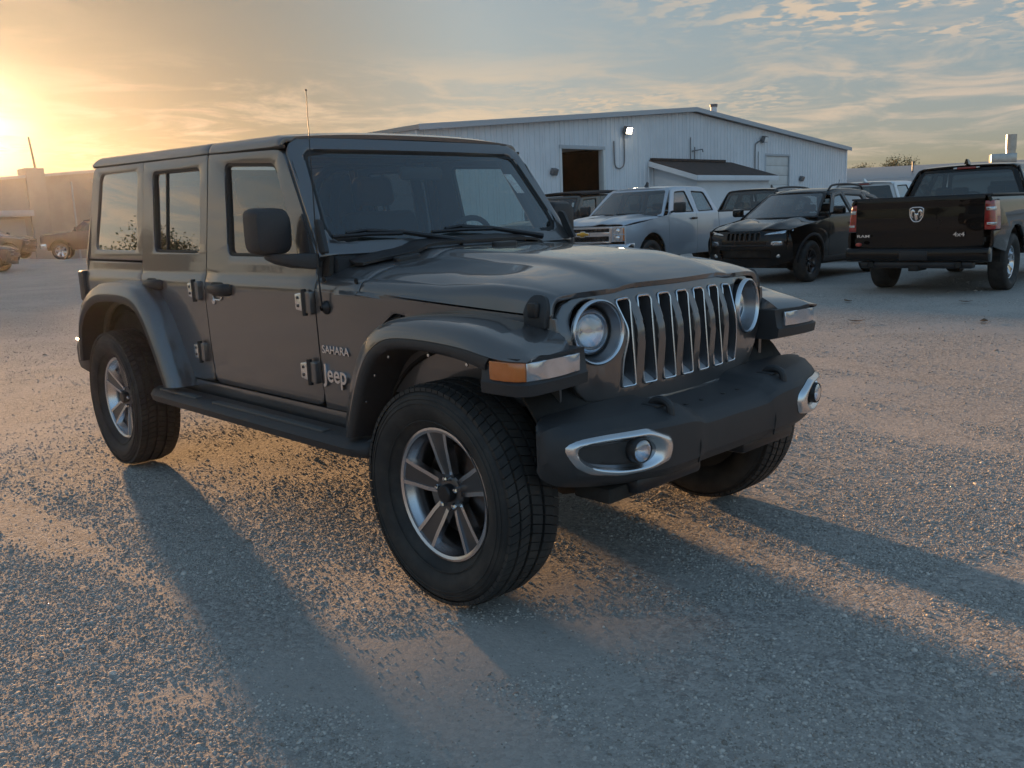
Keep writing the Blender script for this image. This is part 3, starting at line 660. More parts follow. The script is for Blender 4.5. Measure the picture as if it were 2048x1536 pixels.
        F = Matrix.Translation((BX(.575) + .030, s * .578, .612)) @ Matrix.Rotation(-PI / 2 + s * rad(8), 4, 'Z')
        f = mk('fog_lamp', lathe([(-.03, .043), (.004, .042), (.008, .039), (.006, .035)], 28, F), M_plastic_s, bp, 60)
        mk('fog_reflector', lathe([(.006, .036), (-.004, .033), (-.016, .018), (-.02, .001)], 24, F), M_refl, f, 60)
        mk('fog_lens', lathe([(.006, .036), (.010, .028), (.012, .015), (.0125, .001)], 24, F), M_lensH, f, 80)
        # tow hook
        mk('tow_hook', tube(cr([(.545, s * .372, .70), (.558, s * .372, .726), (.592, s * .372, .736), (.624, s * .372, .722), (.632, s * .372, .685)], 4), .014, 10), M_plastic, bp)
        mk('hook_plate', box(.53, .60, s * .372 - .035, s * .372 + .035, .712, .722, .004), M_plastic, bp)
        # lower air dam pieces under the ends
        mk('lower_valance', box(.42, .60, min(s * .14, s * .52), max(s * .14, s * .52), .43, .49, .02), M_plastic_s, bp)
    for s in (-1, 1):   # joint between the centre beam and the end cap, bolt heads on the beam
        mk('bumper_seam', tube([(.663, s * .252, .648), (.670, s * .252, .56), (.660, s * .252, .50)], .0035, 5), M_seal, bp)
        for yb in (.07, .17): mk('bolt', lathe([(0, .010), (.005, .009), (.006, .0005)], 8, Matrix.Translation((.55, s * yb, .677)) @ Matrix.Rotation(PI / 2, 4, 'X')), M_plastic_s, bp)
    mk('tow_bracket', box(.40, .56, -.62, -.46, .415, .47, .012), M_dark, bp)
    mk('tow_bracket', box(.38, .50, -.56, -.40, .395, .45, .012), M_dark, bp)
    mk('grille_apron', box(.34, .43, -.44, .44, .66, .70, .008), P, J)
M_sill = material('slot_sill_silver', (.72, .73, .75), .35, .6)
M_lensH = glass('headlight_glass', (.80, .84, .88), 1.5, boost=5.0)
M_bowl = material('bezel_bowl', (.30, .31, .33), .30, .85)

def jeep_cabin(J):
    P = M_paint
    # ---- windshield frame and glass
    ho = lambda z: ip(z, [1.245, 1.72], [.776, .706])
    wo = rp([(-.776, 1.245), (-.708, 1.752, .09), (.708, 1.752, .09), (.776, 1.245)])
    wi = rp([(-.722, 1.296, .10), (-.640, 1.702, .05), (.640, 1.702, .05), (.722, 1.296, .10)])
    wf = lambda y, z: (WX(y, z), y, z)
    f = panel('windshield_frame', wo, wf, P, J, holes=[wi], th=.055, out=(1, 0, .5), cu=lin(-.7, .7, 25), cv=[1.35, 1.45, 1.55, 1.65], bev=.012, seg=3)
    mk('windshield_seal', frame_ring(inset(wi, -.004), inset(wi, .020), lambda y, z: (WX(y, z) - .010, y, z - .003), .014, (1, 0, .5), .003), M_seal, f)
    panel('windshield', inset(wi, .004), lambda y, z: (WX(y, z) - .016, y, z - .004), M_glassW, f, th=0, out=(1, 0, .5), cu=lin(-.7, .7, 25), cv=[1.35, 1.45, 1.55, 1.65])
    panel('inspection_tag', rp([(.545, 1.50), (.515, 1.60), (.575, 1.60), (.605, 1.50)]), lambda y, z: (WX(y, z) - .022, y, z - .006), M_tag, f, th=.001, out=(1, 0, .5), bev=0)
    # wipers
    for y0, y1, yp in ((-.70, -.36, -.085), (-.20, .17, .46)):
        wx = lambda y, z: (WX(y, z) + .020, y, z)
        w_ = mk('wiper', tube([wx(y0, 1.318), wx((y0 + y1) / 2, 1.322), wx(y1, 1.318)], .009, 6), M_plastic_s, J)
        mk('wiper_arm', tube([(WX(yp, 1.268) + .06, yp, 1.272), (WX(yp, 1.27) + .045, yp - .06, 1.285), wx((y0 + y1) / 2 + .17, 1.326), wx((y0 + y1) / 2, 1.336)], [.016, .013, .010, .008], 8), M_plastic_s, w_)
        mk('wiper_carrier', tube([wx((y0 + y1) / 2 - .10, 1.330), wx((y0 + y1) / 2, 1.340), wx((y0 + y1) / 2 + .10, 1.330)], .009, 6), M_plastic_s, w_)
    # ---- roof
    def roof(u, t):
        x = -1.137 - 2.373 * u; s = 1 if t >= 0 else -1; a = abs(t)
        zc = sip(x, [-3.55, -3.48, -3.3, -2.6, -1.9, -1.35, -1.18, -1.12], [1.79, 1.815, 1.832, 1.842, 1.833, 1.806, 1.79, 1.768], .04)
        ze = ip(x, [-3.52, -1.15], [1.783, 1.716]); ye = FY(ze) + .006
        zs = ze + .052; xs_ = x - .05 * (1 - u) * a * a * (1 if u < .3 else 0) + (.05 * a * a * ((u - .9) / .1) if u > .9 else 0)
        if u > .95: zs -= .022 * ((u - .95) / .05) ** 2
        if u < .03: zs -= .012 * (1 - u / .03)
        zc = max(zc, zs + .012)
        if a <= .93: return (xs_, s * a * ye, zs + (zc - zs) * (1 - (a / .93) ** 2.6))
        k = (a - .93) / .07 * PI / 2
        return (xs_, s * ye * (.93 + .07 * math.sin(k)), zs - (zs - ze) * (1 - math.cos(k)))
    tt = lin(-1, -.93, 9) + lin(-.91, -.72, 9) + lin(-.70, .70, 22) + lin(.72, .91, 9) + lin(.93, 1, 9)
    u1 = (1.862 - 1.137) / 2.373
    mk('roof_panel', grid(roof, lin(0, .06, 5) + lin(.08, u1, 10), tt, .02, (0, 0, 1), .004), P, J, 50)
    mk('hardtop_roof', grid(roof, lin(u1 + .004, .9, 16) + lin(.91, 1, 8), tt, .02, (0, 0, 1), .004), P, J, 50)
    mk('roof_liner', grid(lambda u, t: (lambda p: (p[0], p[1] * .97, p[2] - .03))(roof(u, t)), lin(.01, .99, 8), lin(-.95, .95, 9), .005, (0, 0, -1)), M_interior, J)
    # ---- rear end
    rear = rp([(-.775, .62, .03), (-.79, 1.21), (-.70, 1.775, .06), (.70, 1.775, .06), (.79, 1.21), (.775, .62, .03)])
    rw = rp([(-.60, 1.27, .05), (-.56, 1.70, .06), (.56, 1.70, .06), (.60, 1.27, .05)])
    rf = lambda y, z: (-3.566 + max(0, z - 1.22) * .16, y, z)
    r_ = panel('tailgate', rear, rf, P, J, holes=[rw], th=.03, out=(-1, 0, 0), bev=.012, cv=[1.22])
    panel('rear_window', inset(rw, -.005), lambda y, z: (rf(y, z)[0] + .01, y, z), M_glassR, r_, th=.004, out=(-1, 0, 0), bev=0)
    for s in (-1, 1):
        tl = mk('tail_lamp', box(-3.645, -3.555, min(s * .68, s * .825), max(s * .68, s * .825), .955, 1.15, .018), M_plastic, J)
        mk('tail_lens', box(-3.652, -3.640, min(s * .70, s * .81), max(s * .70, s * .81), .975, 1.13, .01), M_red, tl)
    rb = loft([[(x, y, z) for x, z in ((-3.53, .50), (-3.70, .52), (-3.735, .56), (-3.735, .66), (-3.70, .70), (-3.53, .705))] for y in (-.86, -.82, .82, .86)])
    bevel_all(rb, .012); b_ = mk('rear_bumper', rb, M_plastic, J)
    for s in (-1, 1): mk('reflector', box(-3.742, -3.732, min(s * .60, s * .76), max(s * .60, s * .76), .585, .615, .004), M_red, b_)
    for s in (-1, 1): mk('bumper_cap', box(-3.72, -3.56, min(s * .80, s * .862), max(s * .80, s * .862), .700, .712, .005), M_chrome, b_)
    sp = make_wheel('spare_wheel', J, (-3.80, 0.05, .98), -1, rot=.4)
    sp.matrix_local = Matrix.Translation((-3.72, .05, 1.0)) @ Matrix.Rotation(PI / 2, 4, 'Z') @ Matrix.Rotation(.3, 4, 'Y')
    # ---- interior
    fl = mk('cabin_floor', box(-3.5, -.75, -.74, .74, .54, .60), M_interior, J)
    mk('firewall', box(-.80, -.62, -.72, .72, .56, 1.10), M_dark, J)
    mk('engine_bay', box(-.62, .25, -.44, .44, .45, 1.06, .05), M_dark, J)
    d = loft([[(x, y, z) for x, z in ((-.80, .80), (-.80, 1.235), (-.92, 1.262), (-1.06, 1.25), (-1.12, 1.16), (-1.10, .85))] for y in (-.72, -.5, 0, .5, .72)]); bevel_all(d, .02)
    dash = mk('dashboard', d, M_interior, J)
    mk('instrument_hood', box(-1.16, -.98, .24, .56, 1.20, 1.30, .03), M_interior, dash)
    SW = Matrix.Translation((-1.28, .40, 1.205)) @ Matrix.Rotation(rad(-68), 4, 'Y')
    ring = [SW @ Vector((.185 * math.cos(a), .185 * math.sin(a), 0)) for a in lin(0, 2 * PI * 35 / 36, 36)]
    sw = mk('steering_wheel', tube(ring, .015, 8, closed=True), M_interior, J)
    t = bmesh.new()
    for a in (rad(0), rad(180), rad(90 if False else 200)): add_tube(t, [SW @ Vector((0, 0, -.01)), SW @ Vector((.18 * math.sin(a), .18 * math.cos(a), 0))], .016, 6)
    add_tube(t, [SW @ Vector((0, 0, -.35)), SW @ Vector((0, 0, .0))], .03, 8); add_tube(t, [SW @ Vector((0, 0, -.02)), SW @ Vector((0, 0, .02))], .065, 14)
    mk('steering_hub', t, M_interior, sw)
    def seat(x, y, w_=.25):
        b = bmesh.new(); add_box(b, x - .26, x + .26, y - w_, y + w_, .72, .90, .06, 3)
        st_ = mk('seat', b, M_cloth, J)
        T = Matrix.Translation((x - .22, y, .84)) @ Matrix.Rotation(rad(-16), 4, 'Y')
        mk('seat_back', box(-.07, .07, -w_, w_, 0, .62, .06, 3, M=T), M_cloth, st_)
        for k in ((0,) if w_ < .4 else (-.38, .38)):
            mk('head_restraint', box(-.05, .05, k - .13, k + .13, .655, .83, .045, 3, M=T), M_cloth, st_)
            for q in (-.05, .05): mk('restraint_post', tube([T @ Vector((0, k + q, .58)), T @ Vector((0, k + q, .68))], .008, 6), M_chrome, st_)
    seat(-1.62, -.37); seat(-1.62, .37); seat(-2.55, 0, .62)
    # padded roll cage
    for s in (-1, 1):
        mk('roll_bar', tube(cr([(-1.95, s * .66, .60), (-1.95, s * .655, 1.30), (-1.96, s * .60, 1.70), (-2.0, s * .52, 1.745)], 4), .035, 10), M_interior, J)
        mk('roll_bar', tube(cr([(-.93, s * .68, 1.25), (-1.16, s * .635, 1.62), (-1.24, s * .62, 1.705), (-1.6, s * .60, 1.73), (-2.4, s * .60, 1.745), (-3.0, s * .62, 1.70), (-3.30, s * .64, 1.25)], 4), .035, 10), M_interior, J)
    mk('roll_bar', tube([(-1.98, -.55, 1.74), (-1.98, .55, 1.74)], .035, 10), M_interior, J)
    mk('rear_view_mirror', box(-1.14, -1.10, -.13, .13, 1.565, 1.63, .02), M_interior, J)
    # ---- underbody
    mk('chassis', box(-3.45, -.45, -.55, .55, .40, .54, .03), M_dark, J)
    for s in (-1, 1): mk('frame_rail', box(-3.6, .45, min(s * .40, s * .48), max(s * .40, s * .48), .40, .52, .01), M_dark, J)
    for x, yd in ((0, -.22), (-3.008, 0)):
        ax = mk('axle', tube([(x, -.70, .39), (x, .70, .39)], .045, 10), M_dark, J)
        mk('differential', lathe([(-.13, .02), (-.10, .10), (0, .13), (.10, .10), (.13, .02)], 16, Matrix.Translation((x + .02, yd, .38)) @ Matrix.Rotation(PI / 2, 4, 'Z')), M_dark, ax)
    mk('steering_link', tube([(.13, -.62, .37), (.13, .62, .40)], .02, 8), M_dark, J)
    for s in (-1, 1):
        mk('shock_absorber', tube([(.08, s * .56, .40), (-.02, s * .50, .95)], .032, 8), M_dark, J)
        mk('spring', tube([(.02 + .065 * math.cos(a), s * .52 + .065 * math.sin(a), .45 + a * .0105) for a in lin(0, 12 * PI, 72)], .011, 6), M_dark, J)
    # ---- wheels
    for s in (-1, 1):
        make_wheel('wheel', J, (0, s * .80, .405), s, rot=rad(41) if s < 0 else .3)
        make_wheel('wheel', J, (-3.008, s * .80, .405), s, rot=rad(22) if s < 0 else .8)
    # ---- aerial and badges
    b = lathe([(0, .030), (.012, .028), (.02, .018), (.03, .012)], 16, Matrix.Translation((-.775, -.80, 1.035)) @ Matrix.Rotation(PI, 4, 'Z')); a_ = mk('aerial_base', b, M_plastic_s, J)
    mk('aerial', tube([(-.775, -.826, 1.035), (-.776, -.83, 1.15), (-.785, -.815, 1.89)], [.0055, .0035, .0018], 6), M_plastic_s, a_)
    mk('aerial_tip', lathe([(-.005, .0005), (-.003, .004), (.003, .004), (.005, .0005)], 8, Matrix.Translation((-.785, -.815, 1.893))), M_plastic_s, a_)
    for s in (-1, 1):
        RX = Matrix(((1, 0, 0, 0), (0, 0, -1, 0), (0, 1, 0, 0), (0, 0, 0, 1))) if s < 0 else Matrix(((-1, 0, 0, 0), (0, 0, 1, 0), (0, 1, 0, 0), (0, 0, 0, 1)))
        x0 = -.835 if s < 0 else -.64
        put_text('jeep', 'badge_lettering', M_silver, J, Matrix.Translation((x0, s * (FY(.80) + .004), .722)) @ RX)
        put_text('sahara', 'badge_lettering', M_silver, J, Matrix.Translation((x0 - .002 if s < 0 else x0, s * (FY(.88) + .002), .842)) @ RX)

JEEP = build_jeep(); jeep_front(JEEP); jeep_cabin(JEEP)
# ------------------------------------------------------------------ parked vehicles
M_pblack = paint('paint_black', (.003, .003, .0034), .0, .4, .01, 1.42); M_pblack.node_tree.nodes['Principled BSDF'].inputs['Specular IOR Level'].default_value = .08
M_psilver = paint('paint_silver', (.56, .60, .66), .55, .34, .16)
M_pwhite = paint('paint_white', (.76, .77, .79), .0, .35, .08)
M_pdark = paint('paint_charcoal', (.03, .032, .036), .3, .33, .2)
M_polive = paint('paint_olive_grey', (.055, .056, .05), .3, .4, .35)
M_pmaroon = paint('paint_maroon', (.05, .018, .018), .2, .4, .3)
M_soft = material('soft_top_fabric', (.02, .019, .02), .9, bump=(60, .004))
M_gold = material('gold_emblem', (.62, .38, .08), .25, .9)
M_tonneau = material('tonneau_vinyl', (.035, .028, .027), .6, bump=(40, .003))
M_glassV = glass('car_glass', (.32, .36, .35), 1.5, boost=2.6)
M_lampw = material('lamp_clear', (.62, .65, .68), .1, .75, coat=1.0, var=(18, .8, (.25, .26, .28)))

def arch(xc, r, zc, z0, n=12, flat=1.0):
    a0 = math.asin(max(-1, min(1, (z0 - zc) / r))); return [(xc + r * math.cos(a) * flat, zc + r * math.sin(a)) for a in lin(a0, PI - a0, n)]
def mirror_pod(V, x, y, z, s, mat, w_=.10, h=.08, arm=True):
    rings = []
    for dx, k in ((.06, .55), (.045, .85), (0, 1.0), (-.05, 1.0), (-.055, .9)):
        rings.append([(x + dx, s * (y + a), z + b) for a, b in rp([(-w_ * k, -h * k, .03), (-w_ * k, h * k, .03), (w_ * k, h * k, .04), (w_ * k, -h * k, .04)])])
    m = mk('side_mirror', loft(rings), mat, V, 40)
    mk('mirror_glass', sheet(rp([(-w_ * .85, -h * .85, .03), (-w_ * .85, h * .85, .03), (w_ * .85, h * .85, .03), (w_ * .85, -h * .85, .03)]), lambda a, b: (x - .057, s * (y + a), z + b), th=.002, out=(-1, 0, 0), bev=0), M_chrome, m)
    if arm: mk('mirror_arm', tube([(x, s * (y - w_ + .02), z - h * .6), (x + .01, s * (y - w_ - .12), z - h * 1.0)], .022, 8), mat, m)
    return m

class Body:
    """panelled car body: Y(z) half width with tumblehome above the belt, nose taper"""
    def __init__(s, V, paint_, hw, belt, roof, rw, nose, taper=.10, tx=.2, bulge=.03):
        s.V, s.P, s.hw, s.belt, s.roof, s.rw, s.nose, s.taper, s.tx, s.bulge = V, paint_, hw, belt, roof, rw, nose, taper, tx, bulge
    def Y(s, x, z):
        y = s.hw - s.bulge * ((z - .85) / .45) ** 2 if z < s.belt else sip(z, [s.belt - .3, s.belt, s.belt + .04, s.roof], [s.hw - s.bulge * ((s.belt - .85) / .45) ** 2, s.hw - s.bulge * ((s.belt - .85) / .45) ** 2, s.hw - s.bulge * ((s.belt - .85) / .45) ** 2 - .025, s.rw], .02)
        k = max(0, (x - s.tx) / (s.nose - s.tx)); return y - s.taper * k * k
    def side(s, name, poly, holes=(), mat=None, off=0.0, th=.025, glass_=None, seals=True, sides=(-1, 1), bev=.006):
        cv = lin(.45, s.belt - .05, 8) + lin(s.belt - .04, s.belt + .06, 8) + lin(s.belt + .12, s.roof - .02, 5)
        for k in sides:
            f = lambda x, z, o=off: (x, k * (s.Y(x, z) - o), z)
            p = panel(name, poly, f, mat or s.P, s.V, holes=list(holes), th=th, out=(0, k, 0), cu=[x for x in lin(s.tx, s.nose, 8)][1:-1], cv=cv, bev=bev)
            for h in holes:
                if seals: mk('window_seal', frame_ring(inset(h, -.005), inset(h, .02), lambda x, z: f(x, z, .008), .02, (0, k, 0), .002), M_seal, p)
                panel('window', inset(h, -.004 if not seals else .003), lambda x, z: f(x, z, .022 if seals else .006), glass_ or M_glassV, p, th=0 if seals else .004, out=(0, k, 0), cv=cv[-6:], bev=0)
    def liner(s, x0, x1, z0, z1):
        for k in (-1, 1):
            mk('inner_panel', sheet([(x0, z0), (x0, z1), (x1, z1), (x1, z0)], lambda x, z: (x, k * (s.Y(x, z) - .04), z), th=.01, out=(0, k, 0), cv=lin(z0, z1, 7)[1:-1], bev=0), M_dark, s.V)
    def shield(s, name, xb, zb, xt, zt, wb, wt, curve=.14, bar=.05, glass_=None, out=(1, 0, .5), pr=.06, seal=None):
        X = lambda y, z: (xb + (xt - xb) * (z - zb) / (zt - zb) - (curve * y * y if out[0] > 0 else -curve * y * y), y, z)
        o_ = rp([(-wb, zb), (-wt, zt, pr), (wt, zt, pr), (wb, zb)]); i_ = rp([(-wb + bar, zb + .03, .06), (-wt + bar, zt - bar, .05), (wt - bar, zt - bar, .05), (wb - bar, zb + .03, .06)])
        p = panel(name + '_frame', o_, X, seal or s.P, s.V, holes=[i_], th=.04, out=out, cu=lin(-wb, wb, 15)[1:-1], cv=lin(zb, zt, 5)[1:-1], bev=.01)
        panel(name, inset(i_, -.006), lambda y, z: (X(y, z)[0] - .006 * (1 if out[0] > 0 else -1), y, z), glass_ or M_glassV, p, th=0, out=out, cu=lin(-wb, wb, 15)[1:-1], cv=lin(zb, zt, 5)[1:-1])
        return X
    def top(s, name, x0, x1, zf, wf, n=14, mat=None, crown=.05, cf=.14, cb=.05, edge=.05):
        """roof: zf(x) centre height, wf(x) half width"""
        def fn(u, t):
            x = x0 + (x1 - x0) * u; a = abs(t); xo = -cf * (wf(x) * a) ** 2 * max(0, 1 - u * 3) + cb * (wf(x) * a) ** 2 * max(0, 1 - (1 - u) * 3)
            z = zf(x) - crown * a ** 2.2 - (edge * (1 - math.sqrt(max(0, 1 - ((a - .88) / .12) ** 2))) if a > .88 else 0)
            return (x + xo, t * wf(x), z)
        tt = lin(-1, -.88, 7) + lin(-.85, .85, 18) + lin(.88, 1, 7)
        return mk(name, grid(fn, lin(0, 1, n), tt, .02, (0, 0, 1), .004), mat or s.P, s.V, 50)
    def cabin(s, x0, x1, sills, seats, dash_x, wheel_y=.38):
        V = s.V
        mk('cabin_floor', box(x1, x0, -s.hw + .12, s.hw - .12, sills, sills + .06), M_interior, V)
        mk('dashboard', box(dash_x - .22, dash_x + .10, -s.hw + .14, s.hw - .14, s.belt - .35, s.belt - .0, .05), M_interior, V)
        SW = Matrix.Translation((dash_x - .36, wheel_y, s.belt - .02)) @ Matrix.Rotation(rad(-65), 4, 'Y')
        mk('steering_wheel', tube([SW @ Vector((.18 * math.cos(a), .18 * math.sin(a), 0)) for a in lin(0, 2 * PI * 19 / 20, 20)], .016, 6, closed=True), M_interior, V)
        for x in seats:
            for y in (-.40, .40):
                T = Matrix.Translation((x, y, s.belt - .30)) @ Matrix.Rotation(rad(-14), 4, 'Y')
                st = mk('seat_back', box(-.07, .07, -.25, .25, -.25, .36, .06, M=T), M_cloth, V); mk('head_restraint', box(-.05, .05, -.13, .13, .39, .54, .04, M=T), M_cloth, st)

def pickup(name, label, loc, rz, P, kind='silver', wstyle='six', group=None):
    V = thing(name, label, 'pickup truck', loc, rz, group)
    K = dict(silver=dict(hw=1.0, belt=1.28, roof=1.85, rw=.70, nose=.93, xd=(-.60, -1.72, -2.66), wsb=(-.36, 1.24), wst=(-1.06, 1.80), wb=3.645, tail=-4.87, bed=1.27, hood=(1.285, 1.14), ar=.50, sill=.46),
             black=dict(hw=1.03, belt=1.36, roof=1.955, rw=.735, nose=.95, xd=(-.62, -1.72, -2.82), wsb=(-.36, 1.32), wst=(-1.10, 1.90), wb=3.67, tail=-4.92, bed=1.445, hood=(1.36, 1.22), ar=.52, sill=.50))['silver' if kind in ('silver', 'dark') else 'black']
    hw, belt, roof, rw, nose, xd, tail, sill, ar, bed = (K[k] for k in ('hw', 'belt', 'roof', 'rw', 'nose', 'xd', 'tail', 'sill', 'ar', 'bed'))
    B = Body(V, P, hw, belt, roof, rw, nose, .12, .1); R = .40 if kind == 'silver' else .42; wb = K['wb']
    zt = roof - .055
    # doors, fender, bed sides
    hz = lambda x: ip(x, [K['wsb'][0], nose - .08], [K['hood'][0] - .055, K['hood'][1] - .06])
    fen = [(xd[0] + .004, sill), (xd[0] + .004, belt - .02), (K['wsb'][0], hz(K['wsb'][0]))] + [(x, hz(x)) for x in lin(K['wsb'][0] + .1, nose - .10, 7)] + [(nose - .10, .72), (.60, .66)] + arch(0, ar, R + .04, .56) + [(-ar - .02, sill)]
    B.side('front_fender', fen)
    wt = K['wst']
    d1 = rp([(xd[0] - .004, sill, .03), (xd[0] - .004, belt - .01, .01), (xd[0] - .06, belt + .03, .02), (wt[0] - .03, zt - .03, .06), (xd[1] + .004, zt, .02), (xd[1] + .004, sill, .03)])
    w1 = rp([(xd[0] - .20, belt + .015, .04), (wt[0] - .12, zt - .085, .06), (xd[1] + .10, zt - .065, .06), (xd[1] + .07, belt + .015, .04)])
    B.side('front_door', d1, [w1])
    ex = kind in ('silver', 'dark')
    d2 = rp([(xd[1] - .004, sill, .03), (xd[1] - .004, zt, .02), (xd[2] + .16, zt - .01, .10), (xd[2] + .008, belt + .05, .05), (xd[2] + .008, sill, .03)])
    w2 = rp([(xd[1] - .09, belt + .02, .05), (xd[1] - .12, zt - .07, .06), (xd[2] + (.28 if ex else .26), zt - .09, .08), (xd[2] + .16, belt + .03, .06)])
    B.side('rear_door', d2, [w2])
    bs = [(xd[2] - .012, sill + .04), (xd[2] - .012, bed), (tail + .05, bed), (tail + .02, bed - .03), (tail + .02, bed - .088), (tail + .345, bed - .088), (tail + .345, bed - (.512 if not ex else .462)), (tail + .03, bed - (.512 if not ex else .462)), (tail + .03, .70)] + arch(-wb, ar, R + .04, .60)[::-1] + [(-wb + ar + .06, sill + .04)]
    B.side('bed_side', bs, th=.04, bev=.015)
    B.liner(xd[2] + .02, K['wsb'][0] - .1, sill + .05, belt - .05)
    # glass house
    B.shield('windshield', K['wsb'][0], K['wsb'][1], wt[0], wt[1], B.Y(0, K['wsb'][1]) - .06, rw - .005, .16, .055)
    B.shield('rear_window', xd[2] + .03, belt - .06, xd[2] + .16, zt - .01, B.Y(-2, belt) - .06, rw - .01, .03, .07, out=(-1, 0, .2), seal=P)
    B.top('roof', wt[0] + .03, xd[2] + .10, lambda x: sip(x, [xd[2], xd[2] + .25, -1.6, wt[0] - .2, wt[0] + .1], [roof - .05, roof - .01, roof, roof - .01, roof - .055], .1), lambda x: rw + .012, crown=.03)
    hc = K['hood']
    hood = lambda u, t: (lambda x, y: (x, y, sip(x, [K['wsb'][0] - .1, 0, .5, nose - .12, nose], [hc[0], hc[0] - .01, hc[0] - .05, hc[1] + .03, hc[1] - .05], .06) - .05 * abs(t) ** 3 + .022 * (1 if .28 < abs(t) < .62 else 0) * math.sin(PI * (abs(t) - .28) / .34) - (.03 * ((abs(t) - .9) / .1) ** 2 if abs(t) > .9 else 0)))(K['wsb'][0] + .02 + (nose - .03 - .14 * t * t - K['wsb'][0] - .02) * u, t * (B.Y(K['wsb'][0] + (nose - K['wsb'][0]) * u, .9) - .045))
    mk('hood', grid(hood, lin(0, 1, 20), lin(-1, 1, 41), .02, (0, 0, 1), .005), P, V, 50)
    mk('cowl', box(K['wsb'][0] - .16, K['wsb'][0] + .04, -hw + .20, hw - .20, hc[0] - .07, hc[0] - .015, .01), M_plastic_s, V)
    for y0 in (-.45, .15): mk('wiper', tube([(K['wsb'][0] - .02, y0 - .25, hc[0] + .02), (K['wsb'][0] - .0, y0 + .28, hc[0] + .01)], .012, 6), M_plastic_s, V)
    B.cabin(-.5, xd[2] + .1, sill, (-1.45, -2.35), -.62)
    mk('engine_bay', box(-.3, nose - .2, -.55, .55, .5, hc[1] - .06, .05), M_dark, V)
    mk('chassis', box(tail + .2, nose - .3, -.5, .5, .44, .62, .04), M_dark, V)
    # bed
    mk('bed_floor', box(tail + .04, xd[2] - .03, -hw + .1, hw - .1, .78, .84), M_dark, V)
    mk('bed_front', box(xd[2] - .06, xd[2] - .02, -hw + .06, hw - .06, .60, bed - .01, .01), P, V)
    tgx = tail - .005
    tg = rp([(-hw + .13, .70, .02), (-hw + .13, bed - .005, .03), (hw - .13, bed - .005, .03), (hw - .13, .70, .02)])
    T = panel('tailgate', tg, lambda y, z: (tgx - .02 * math.cos((z - 1.1) * 3.2) - .012 * math.exp(-((z - bed + .06) / .05) ** 2) + .04 * y * y, y, z), P, V, th=.05, out=(-1, 0, 0), cu=lin(-.8, .8, 13), cv=lin(.75, bed - .02, 14), bev=.012)
    for s in (-1, 1):
        f = lambda a, z: (ip(a, [0, .35, .45, .55, 1.25], [tgx + .030, tgx + .036, tgx + .050, tgx + .080, tgx + .33]), s * ip(a, [0, .35, .45, .55, 1.25], [hw - .125, hw - .025, hw - .004, hw + .006, hw + .008]) - s * .03 * ((z - .85) / .45) ** 2, z)
        tl = mk('tail_lamp', grid(f, lin(0, 1.25, 9), lin(bed - .50 if not ex else bed - .45, bed - .10, 9), .05, (-1, s, 0), .006), M_red, V, 60)
        for z0, z1 in ((bed - .235, bed - .185), (bed - .435, bed - .40)):
            mk('reverse_lamp', grid(lambda a, z: (lambda p: (p[0] - .004, p[1] + s * .003, p[2]))(f(a, z)), lin(.10, .75, 6), lin(z0, z1, 3), .006, (-1, s, 0), .002), M_lampw, tl, 60)
    # bumpers
    rbm = loft([[(tail - .03 - dx, y, z) for dx, z in ((-.12, .48), (.05, .50), (.09, .56), (.09, .67), (.04, .705), (-.12, .705))] for y, dx_ in ((-hw + .02, 0), (-hw + .10, 0), (hw - .10, 0), (hw - .02, 0))]); bevel_all(rbm, .02)
    rb = mk('rear_bumper', rbm, P if kind == 'black' else M_chrome, V)
    if kind != 'silver':
        for y in (-.62, .62):
            mk('exhaust_tip', tube([(tail + .05, y, .455), (tail - .10, y, .455)], .055, 16, caps=False), M_chrome, rb)
            mk('exhaust_bore', tube([(tail + .05, y, .455), (tail - .095, y, .455)], .045, 16), M_dark, rb)
        mk('reflector', lathe([(0, .05), (.012, .045), (.014, .0005)], 12, Matrix.Translation((tail - .13, .80, .76)) @ Matrix.Rotation(PI / 2, 4, 'Z') @ Matrix.Scale(.6, 4, (0, 0, 1))), M_red, rb)
        mk('lower_valance', box(tail - .06, tail + .10, -.80, .80, .40, .50, .03), M_plastic_s, rb); mk('tow_hitch', box(tail - .10, tail + .3, -.07, .07, .36, .44, .01), M_dark, rb)
        mk('licence_recess', box(tail - .128, tail - .10, -.20, .20, .52, .66, .01), M_plastic_s, rb)
    # mirrors, handles
    for s in (-1, 1):
        mirror_pod(V, xd[0] - .14, B.Y(0, belt) + .17, belt + .11, s, M_plastic if ex else M_pblack, .115, .10)
        for x in (xd[1] + .14,) + (() if ex else (xd[2] + .14,)):
            mk('door_handle', box(x - .10, x + .10, min(s * (hw - .01), s * (hw + .03)), max(s * (hw - .01), s * (hw + .03)), belt - .13, belt - .09, .012), M_plastic_s, V)
        for x in (0, -wb): 
            pts = arch(x, ar - .005, R + .04, .45, 14)
            mk('wheel_liner', grid(lambda i, y: (pts[int(i)][0], s * y, pts[int(i)][1]), list(range(14)), [.55, .75, hw - .08], .01, (0, 0, 1)), M_dark, V)
            make_wheel('wheel', V, (x, s * (hw - .155), R), s, R, .27, .255, wstyle, rot=.3 + x, tread=False, mrim=M_chrome if kind == 'black' else M_mach, mface=M_chrome if kind == 'black' else M_mach)
        mk('axle_hub', tube([(-wb, s * .1, R), (-wb, s * (hw - .2), R)], .05, 8), M_dark, V)
    return V, B, K

